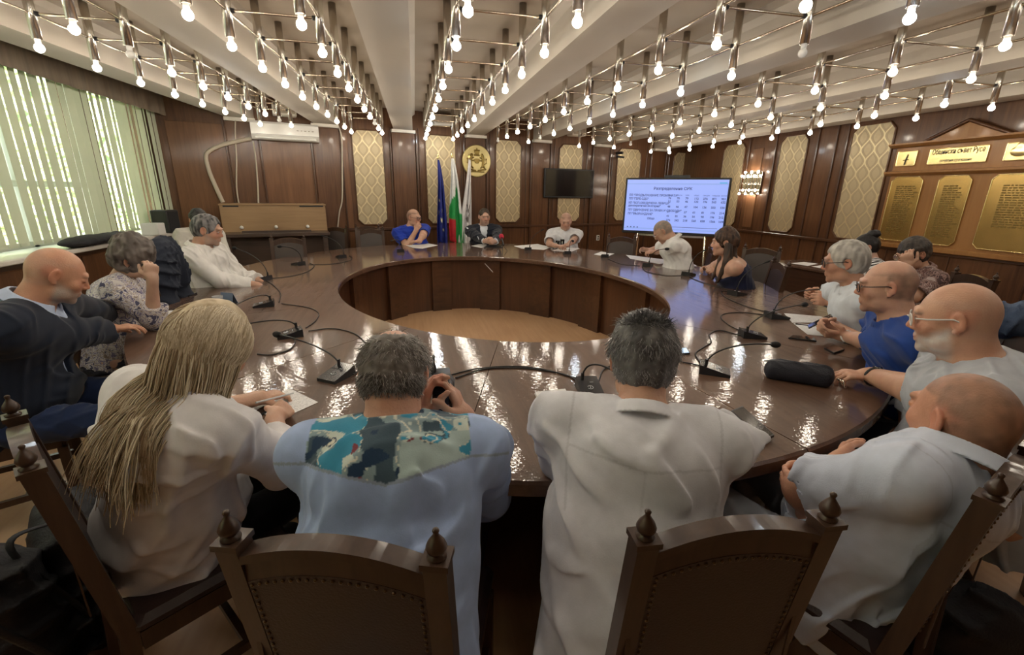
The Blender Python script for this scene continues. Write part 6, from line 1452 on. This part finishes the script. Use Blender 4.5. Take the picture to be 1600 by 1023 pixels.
for k, (a_, b_) in enumerate(((1384, 1431), (1456, 1506), (1537, 1600))):
    u0 = rq(a_, 330)[0]; u1 = rq(b_, 330)[0] if k < 2 else u0 + .62
    zb0, zt0 = zB + .09, zL - .05; p = rquad(u0, u1, zb0, zt0, .015, M['gold'], 'tall_plaque', .05); us.append((u0, u1))
    e = MB(); rgn = random.Random(k); n = 24; 
    for j in range(n):
        zz = zt0 - .12 - j * (zt0 - zb0 - .2) / n; wv = (u1 - u0) * rgn.uniform(.45, .62); x0 = (u0 + u1) / 2 - (u1 - u0) * .30; x = x0
        if k == 2 and j > 17: break
        while x < x0 + wv: l = rgn.uniform(.02, .06); e.box((x + l / 2, -.0775, zz), (l, .002, .016)); x += l + .012
    e.build('engraved_names', M['ink_soft'] if 'ink_soft' in M else mat('engraved_lines', (.20, .13, .035), .45, metal=.5), p)
    board_u = (u1 + (us[0][0] if 0 else u1)) / 2
for (a_, b_, s_) in (((1405, 240), (1434, 264), '1'), ((1456, 233), (1546, 257), 'Общински съвет Русе'), ((1576, 226), (1622, 252), '')):
    u0 = rq(*a_)[0]; u1 = rq(b_[0], a_[1])[0]; zt0 = zT - .07; zb0 = zL + .10; p = rquad(u0, u1, zb0, zt0, .012, M['gold_plate'], 'small_plaque', .004)
    if s_ == '1':
        mb = MB(); cx = (u0 + u1) / 2; cz_ = (zb0 + zt0) / 2 - .02; mb.tube([(cx + .015, -.074, cz_ + .07), (cx, -.074, cz_), (cx - .01, -.074, cz_ - .06)], .009, 5).tube([(cx - .035, -.074, cz_ + .0), (cx + .035, -.074, cz_ + .005)], .006, 5); mb.build('engraved_mark', M['ink'], p)
    elif s_:
        t1 = text(s_, (u0 + u1) / 2, (zb0 + zt0) / 2 + .05, .085, M['ink'], p, y=-.074, align='CENTER', bold=.001, sx=.80 * (u1 - u0) / .8); t2 = text('почетни граждани', (u0 + u1) / 2, (zb0 + zt0) / 2 - .055, .05, M['ink'], p, y=-.074, align='CENTER', sx=(u1 - u0) / .8)
    else:
        cx = (u0 + u1) / 2; CRs = [ell3((cx, -.074, (zb0 + zt0) / 2), (.09, .012, .06), None, .02), ell3((cx, -.074, (zb0 + zt0) / 2 + .07), (.04, .01, .03), None, .02)]; Vc, Fc = mesh_sdf(CRs, (cx - .12, -.1, zb0), (cx + .12, -.05, zt0), .006); fast_mesh('relief', Vc, Fc, M['gold_bright'], p)
# side desk by the right wall with papers
A_ = on_z(1205, 408, .76); B_ = on_z(1300, 424, .76); d = B_ - A_; an_ = math.atan2(d[1], d[0]); ln = np.linalg.norm(d) + .8; cD = A_ + nrm(d) * (ln / 2 - .05); ad = an_
n_ = np.array([-math.sin(ad), math.cos(ad)]); cD2 = cD[:2] + n_ * .30
dk = empty('side_desk', (cD2[0], cD2[1], 0), ad, 'dark wooden side desk by the right wall with papers on it', 'desk')
MB().bevbox((0, 0, .74), (ln, .60, .035), .006).build('desk_top', M['table'], dk); MB().box((0, -.24, .36), (ln - .06, .02, .70)).build('front_panel', M['dado'], dk)
for q in (-1, 1): MB().box((q * (ln / 2 - .04), 0, .36), (.03, .54, .72)).build('side_panel', M['dado'], dk)
quad('paper_sheet', [(1236, 411), (1256, 409), (1278, 412), (1262, 415)], .7585, .001, M['paper'], 'white sheet on the side desk, left one', 'paper'); quad('paper_sheet', [(1268, 416), (1285, 414), (1300, 417), (1290, 420)], .7585, .001, M['paper'], 'white sheet on the side desk, right one near the hand', 'paper')
# things on the window sill
def blob(name, prims, lo, hi, h, m, lab, cat, fl=0.0, col=None, parent=None):
    if fl: prims = prims + [folds(fl, 9, 2)]
    V_, F_ = mesh_sdf(prims, lo, hi, h); c_ = (np.min(V_, 0) + np.max(V_, 0)) / 2; c_[2] = np.min(V_[:, 2]); o = fast_mesh(name, V_ - c_, F_, m, parent, None if col is None else np.tile(col, (len(V_), 1))); o.location = c_
    if lab: tag(o, lab, cat)
    return o
M['nylon'] = mat('black_nylon_bag', (.012, .013, .018), .7, noise=.3, bump=.3, bscale=120)
M['navy_cloth'] = mat('navy_cloth', (.012, .018, .035), .8, noise=.2, bump=.2, bscale=150)
M['denim'] = mat('denim', (.055, .085, .15), .85, noise=.35, nscale=12, bump=.3, bscale=200)
S0 = on_z(120, 382, 1.06); S0[0] = XL + .30; yS = 3.9; cS = np.array([XL + .33, 0, 1.06]); t_ = (XL + .33) / sight(145, 375)[0]; yS = sight(145, 375)[1] * t_
blob('instrument_bag', [ell3((XL + .33, yS, 1.06), (.13, .48, .055), None, .02), ell3((XL + .33, yS + .38, 1.05), (.10, .25, .05), None, .04), Pr(lambda Q: 1.009 - Q[:, 2], 0, '&')], (XL + .1, yS - .6, .98), (XL + .55, yS + .75, 1.2), .012, M['nylon'], 'long black soft bag lying on the window sill behind the seated woman', 'bag', .008)
ye = 7.25; bx = empty('small_loudspeaker', (XL + .33, ye, 1.008), math.radians(80), 'black desktop speaker box at the far end of the window sill', 'speaker'); MB().bevbox((0, 0, .15), (.24, .22, .30), .01).build('cabinet', M['black'], bx); MB().box((0, -.112, .15), (.20, .004, .26)).build('grille', M['foam'], bx)
bx = MB().bevbox((0, 0, .075), (.20, .18, .15), .006).build('storage_box', M['white_plastic']); bx.location = (XL + .35, 6.85, 1.008); tag(bx, 'white box at the far end of the window sill beside the black speaker', 'box')
# coats and bags
def on_person(i): return np.array(PPL[i].location)
p = on_person(1); d1 = ydir(98); q_ = on_z(262, 420, .75); cx = at_depth(256, 410, 3.45)
blob('coat', [ell3(cx, (.10, .17, .20), None, .05), cap(cx + np.array([.0, .10, -.1]), cx + np.array([.06, .14, -.42]), .08, .06, k=.06), cap(cx + np.array([.0, -.10, -.1]), cx + np.array([.02, -.12, -.40]), .09, .07, k=.06)], cx - .6, cx + .4, .014, M['navy_cloth'], 'dark navy coat hung over a chair beside the woman in the patterned blouse', 'coat', .018)
d = ydir(75); place_chair(CH1, cx[0] + .05, cx[1] + .02, 85, 'chair under the dark navy coat near the window')
def backpack(c, w, dpt, h, lab, rz=0):
    R = head_basis(rz); c = np.array(c, float)
    pr = [ecap(c + np.array([0, 0, -h * .32]), c + np.array([0, 0, h * .28]), (w / 2, dpt / 2), (w * .42, dpt * .42), R[:, 1], .04), ecap(c + R[:, 1] * dpt * .45 - np.array([0, 0, h * .25]), c + R[:, 1] * dpt * .45, (w * .33, .04), (w * .3, .03), R[:, 1], .02)]
    r = empty('backpack', (c[0], c[1], 0), 0, lab, 'bag'); of = -np.array([c[0], c[1], 0]); V_, F_ = mesh_sdf(pr + [folds(.012, 7, 5)], c - max(w, h) * .75, c + max(w, h) * .75, .011); V_[:, 2] -= min(0, V_[:, 2].min()); fast_mesh('bag_body', V_ + of, F_, M['nylon'], r)
    for q in (-1, 1):
        a = c + R[:, 0] * q * w * .3 + np.array([0, 0, h * .42]) + of; MB().tube(bez([a, a + R[:, 0] * q * .10 + np.array([0, 0, .02]) - R[:, 1] * .1, a + R[:, 0] * q * .12 - np.array([0, 0, h * .45]), a + R[:, 0] * q * .03 - np.array([0, 0, h * .75])]), .012, 6, flat=.35).build('strap', M['nylon'], r)
    return r
c = at_depth(82, 735, 1.50); backpack((c[0], c[1], .32), .42, .24, .60, 'black backpack leaning behind the chair of the suited bald man', 60)
c = at_depth(-30, 900, 1.30); backpack((c[0], c[1], .30), .36, .28, .58, 'black bag with a dangling strap on the floor at the bottom left edge', 30)
c = on_z(1500, 1010, .14); backpack((c[0], c[1], .13), .34, .26, .26, 'dark bag on the floor in the bottom right corner under the chair', 30)
p = on_person(8); c = at_depth(1580, 503, 2.2)
blob('denim_jacket', [ell3(c, (.18, .13, .09), None, .05), ell3(c + np.array([.12, -.1, -.15]), (.16, .12, .2), None, .08), cap(c + np.array([-.10, .12, .02]), c + np.array([-.22, .22, -.03]), .06, .04, k=.05)], c - .5, c + .5, .014, M['denim'], 'blue denim jacket draped over a chair behind the large bald man', 'jacket', .02)
place_chair(CH1, c[0] + .30, c[1] + .02, -60, 'chair under the blue denim jacket at the right edge')
# grey trailing cables inside the table ring
P_ = [on_z(617, 421, .70), on_z(614, 445, .45), on_z(618, 470, .2), on_z(611, 497, .02)]
a = np.array(ei(2 * math.pi * 0, .05))
def ring_cable(pts, lab, n=2):
    o = MB()
    for k in range(n): o.tube(bez([np.array(p) + np.array([.012 * k, 0, 0]) for p in pts]), .006, 6)
    o = o.build('power_cable', M['steel'] if 0 else M['cable_grey']); tag(o, lab, 'cable')
M['cable_grey'] = mat('grey_cable', (.42, .40, .38), .5)
q0 = on_z(612, 490, .01); ring_cable([(q0[0] + .02, q0[1] + .02, .69), (q0[0] + .01, q0[1] - .02, .45), (q0[0] + .035, q0[1], .25), (q0[0] - .01, q0[1] - .01, .012)], 'grey cables hanging inside the table ring on its left side')
q0 = on_z(760, 405, .62); ring_cable([on_z(751, 405, .70), on_z(757, 411, .66), on_z(770, 425, .60)], 'short grey cable end hanging under the far inner table rim', 1)
